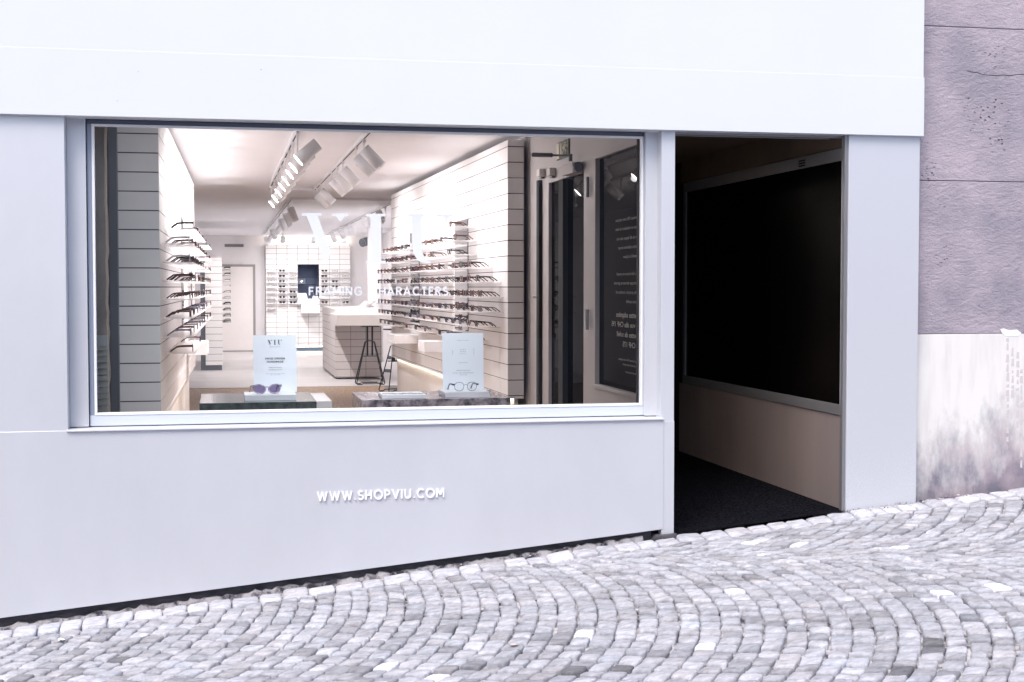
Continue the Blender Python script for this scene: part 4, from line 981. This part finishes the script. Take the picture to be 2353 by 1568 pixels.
# mirrored vinyl text, read from the passage side
lines = [(492,'Les lunettes VIU sont conçues',.040),(528,'en Suisse et réalisées à la main',.040),(563,'en plus de 60 étapes dans les',.040),(597,'Dolomites italiennes et sur',.040),(631,"l'île Honshū au Japon",.040),
 (688,'Design, fabrication et conseil',.040),(722,"VIU s'occupe de tout et garantit",.040),(757,'ainsi des produits durables de',.040),(790,'très haute qualité',.040)]
big = [(834,'Lunettes adaptées',.056),(868,'à ta vue dès CHF 195',.056),(903,'Lunettes de soleil',.056),(938,'dès CHF 175',.056)]
small = [(989,'Toutes les lunettes VIU sont équipées',.026),(1001,'de verres de très haute qualité',.026),(1015,'anti-reflets et anti-rayures',.026)]
ytx = onX(1468,600,XS).y
def vin(s, yp, size, bold=0):
    q = onX(1467, yp, XS); sx = 1.62
    o = text_mesh('vinyl_text', s, size, M['textglass'], fp, (XS+.012, ytx-.02, q.z), rot=(math.pi/2,0,math.pi/2), align='LEFT', bold=bold, sx=sx, spacing=1.0)
    return o
for yp, (_, t_, z) in zip((496.4,518.4,541.8,563.8,585.7,626.8,648.8,670.7,692.7), lines): vin(t_, yp+5, .029)
for yp, (_, t_, z) in zip((726.3,749.8,773.2,796.7), big): vin(t_, yp+6, .047, .0008)
for yp, (_, t_, z) in zip((831.8,843,860), small): vin(t_, yp+4, .020)
# exit sign, closer, small boxes
ES = thing('exit_sign', 'dark green emergency exit sign with running figure above the glass door', 'exit sign')
a = onX(1279, 345, XS-.012); b = onX(1306, 345, XS-.012); zt0 = onX(1292,326,XS).z; zb0_ = onX(1292,366,XS).z
bm = BM(); box(bm, XS-.012, XS-.002, b.y, a.y, zb0_, zt0); link('plate', bm, M['signgreen'], ES)
bm = BM(); L_ = a.y-b.y; hs = zt0-zb0_
def sr(u0,u1,v0,v1,dx=0): box(bm, XS-.0145-dx, XS-.0122-dx, a.y-L_*u1, a.y-L_*u0, zb0_+hs*v0, zb0_+hs*v1)
sr(.03,.22,.05,.95); sr(.36,.42,.2,.9); sr(.33,.37,.2,.3,.0003)
def st(p, r=.006):
    tube(bm, [(XS-.0145, a.y-L_*u, zb0_+hs*v) for u, v in p], r, 5)
st([(.80,.80),(.80,.86)],.010); st([(.78,.74),(.70,.50)],.010); st([(.78,.70),(.92,.66),(.93,.55)]); st([(.76,.68),(.62,.62),(.60,.52)]); st([(.70,.50),(.84,.38),(.84,.20),(.90,.16)]); st([(.70,.50),(.62,.32),(.52,.20)])
link('pictogram', bm, M['signwhite'], ES)
DC = thing('door_closer', 'dark articulated door closer arm above the cream closer body', 'door closer')
q = onX(1317, 384, XS-.07); 
bm = BM(); y1_ = onX(1252,395,XS-.06).y; box(bm, XS-.075, XS-.002, q.y, y1_-.6, q.z-.04, q.z+.035); link('closer_body', bm, M['offwhite'], DC, bevel=.006)
bm = BM(); cyl(bm, (XS-.04,q.y-.0,q.z),(XS-.04,q.y-.04,q.z),.034,16); link('end_cap', bm, M['spot_grey'], DC)
pA = onX(1311, 358, XS-.05); pB = at(1226, 356, pA.y+.25); pC = at(1210,352,pA.y+.3)
bm = BM(); tube(bm, [pA, pB], .008, 6); m_ = pA.lerp(pB,.5); tube(bm, [m_, pB+ (pB-m_)*.05], .016, 8); cyl(bm, (pA.x,pA.y,pA.z-.04),(pA.x,pA.y,pA.z+.01),.014,10); link('arm', bm, M['spot_grey'], DC)
for lab, px in (('small cream alarm box left of the door closer', 1250), ('smaller cream sensor beside the alarm box', 1207+65)):
    t = thing('sensor_box', lab.replace('left of','before'), 'sensor', group=None); q = onX(px if px < 1260 else 1274, 396 if px > 1260 else 398, XS)
    bm = BM(); box(bm, XS-.05, XS-.002, q.y-.05, q.y+.05, q.z-.03, q.z+.03); link('casing', bm, M['doorw'], t, bevel=.006)
    bm = BM(); box(bm, XS-.03, XS-.004, q.y-.03, q.y+.03, q.z-.045, q.z-.031); link('foot', bm, M['spot_grey'], t)

# ------------------------------------------------------------------ street side opposite (seen only as reflection)
OB = thing('opposite_house', 'grey house on the other side of the lane, seen in the window reflection', 'house')
bm = BM(); box(bm, -16, 16, -11.2, -10.6, -2, 4.4); link('wall', bm, M['opp'], OB)
bm = BM()
for i in range(6):
    for j in range(2): box(bm, -11+i*3.6, -9.9+i*3.6, -10.6, -10.58, 1.0+j*2.3, 2.4+j*1.7)
link('window', bm, M['oppwin'], OB)

# ------------------------------------------------------------------ light
W = bpy.data.worlds.new('World'); sc.world = W; W.use_nodes = True; nt = W.node_tree
bg = nt.nodes['Background']; sky = nt.nodes.new('ShaderNodeTexSky'); sky.sky_type = 'NISHITA'; sky.sun_disc = False
SE, SA = R(57), R(214)      # elevation, compass azimuth seen from above (0 = +Y, clockwise)
sky.sun_elevation = SE; sky.sun_rotation = SA; sky.air_density = 1.0; sky.dust_density = 4; sky.ozone_density = 1.0
nt.links.new(sky.outputs[0], bg.inputs[0]); bg.inputs[1].default_value = .15
sd = bpy.data.lights.new('sun', 'SUN'); sd.energy = 1.15; sd.angle = R(32); sd.color = (1, .97, .95)
so = bpy.data.objects.new('sun', sd); COL.objects.link(so)
sdir = Vector((math.sin(SA)*math.cos(SE), math.cos(SA)*math.cos(SE), math.sin(SE)))
so.rotation_euler = (-sdir).to_track_quat('-Z', 'Y').to_euler(); so.location = (0,-5,8)
sc.view_settings.view_transform = 'Standard'; sc.view_settings.look = 'None'; sc.view_settings.exposure = .82; sc.view_settings.gamma = 1
sc.render.engine = 'CYCLES'; sc.cycles.use_denoising = True; sc.cycles.max_bounces = 8; sc.cycles.transparent_max_bounces = 24
sc.cycles.sample_clamp_indirect = 8; sc.cycles.caustics_reflective = False; sc.cycles.caustics_refractive = False
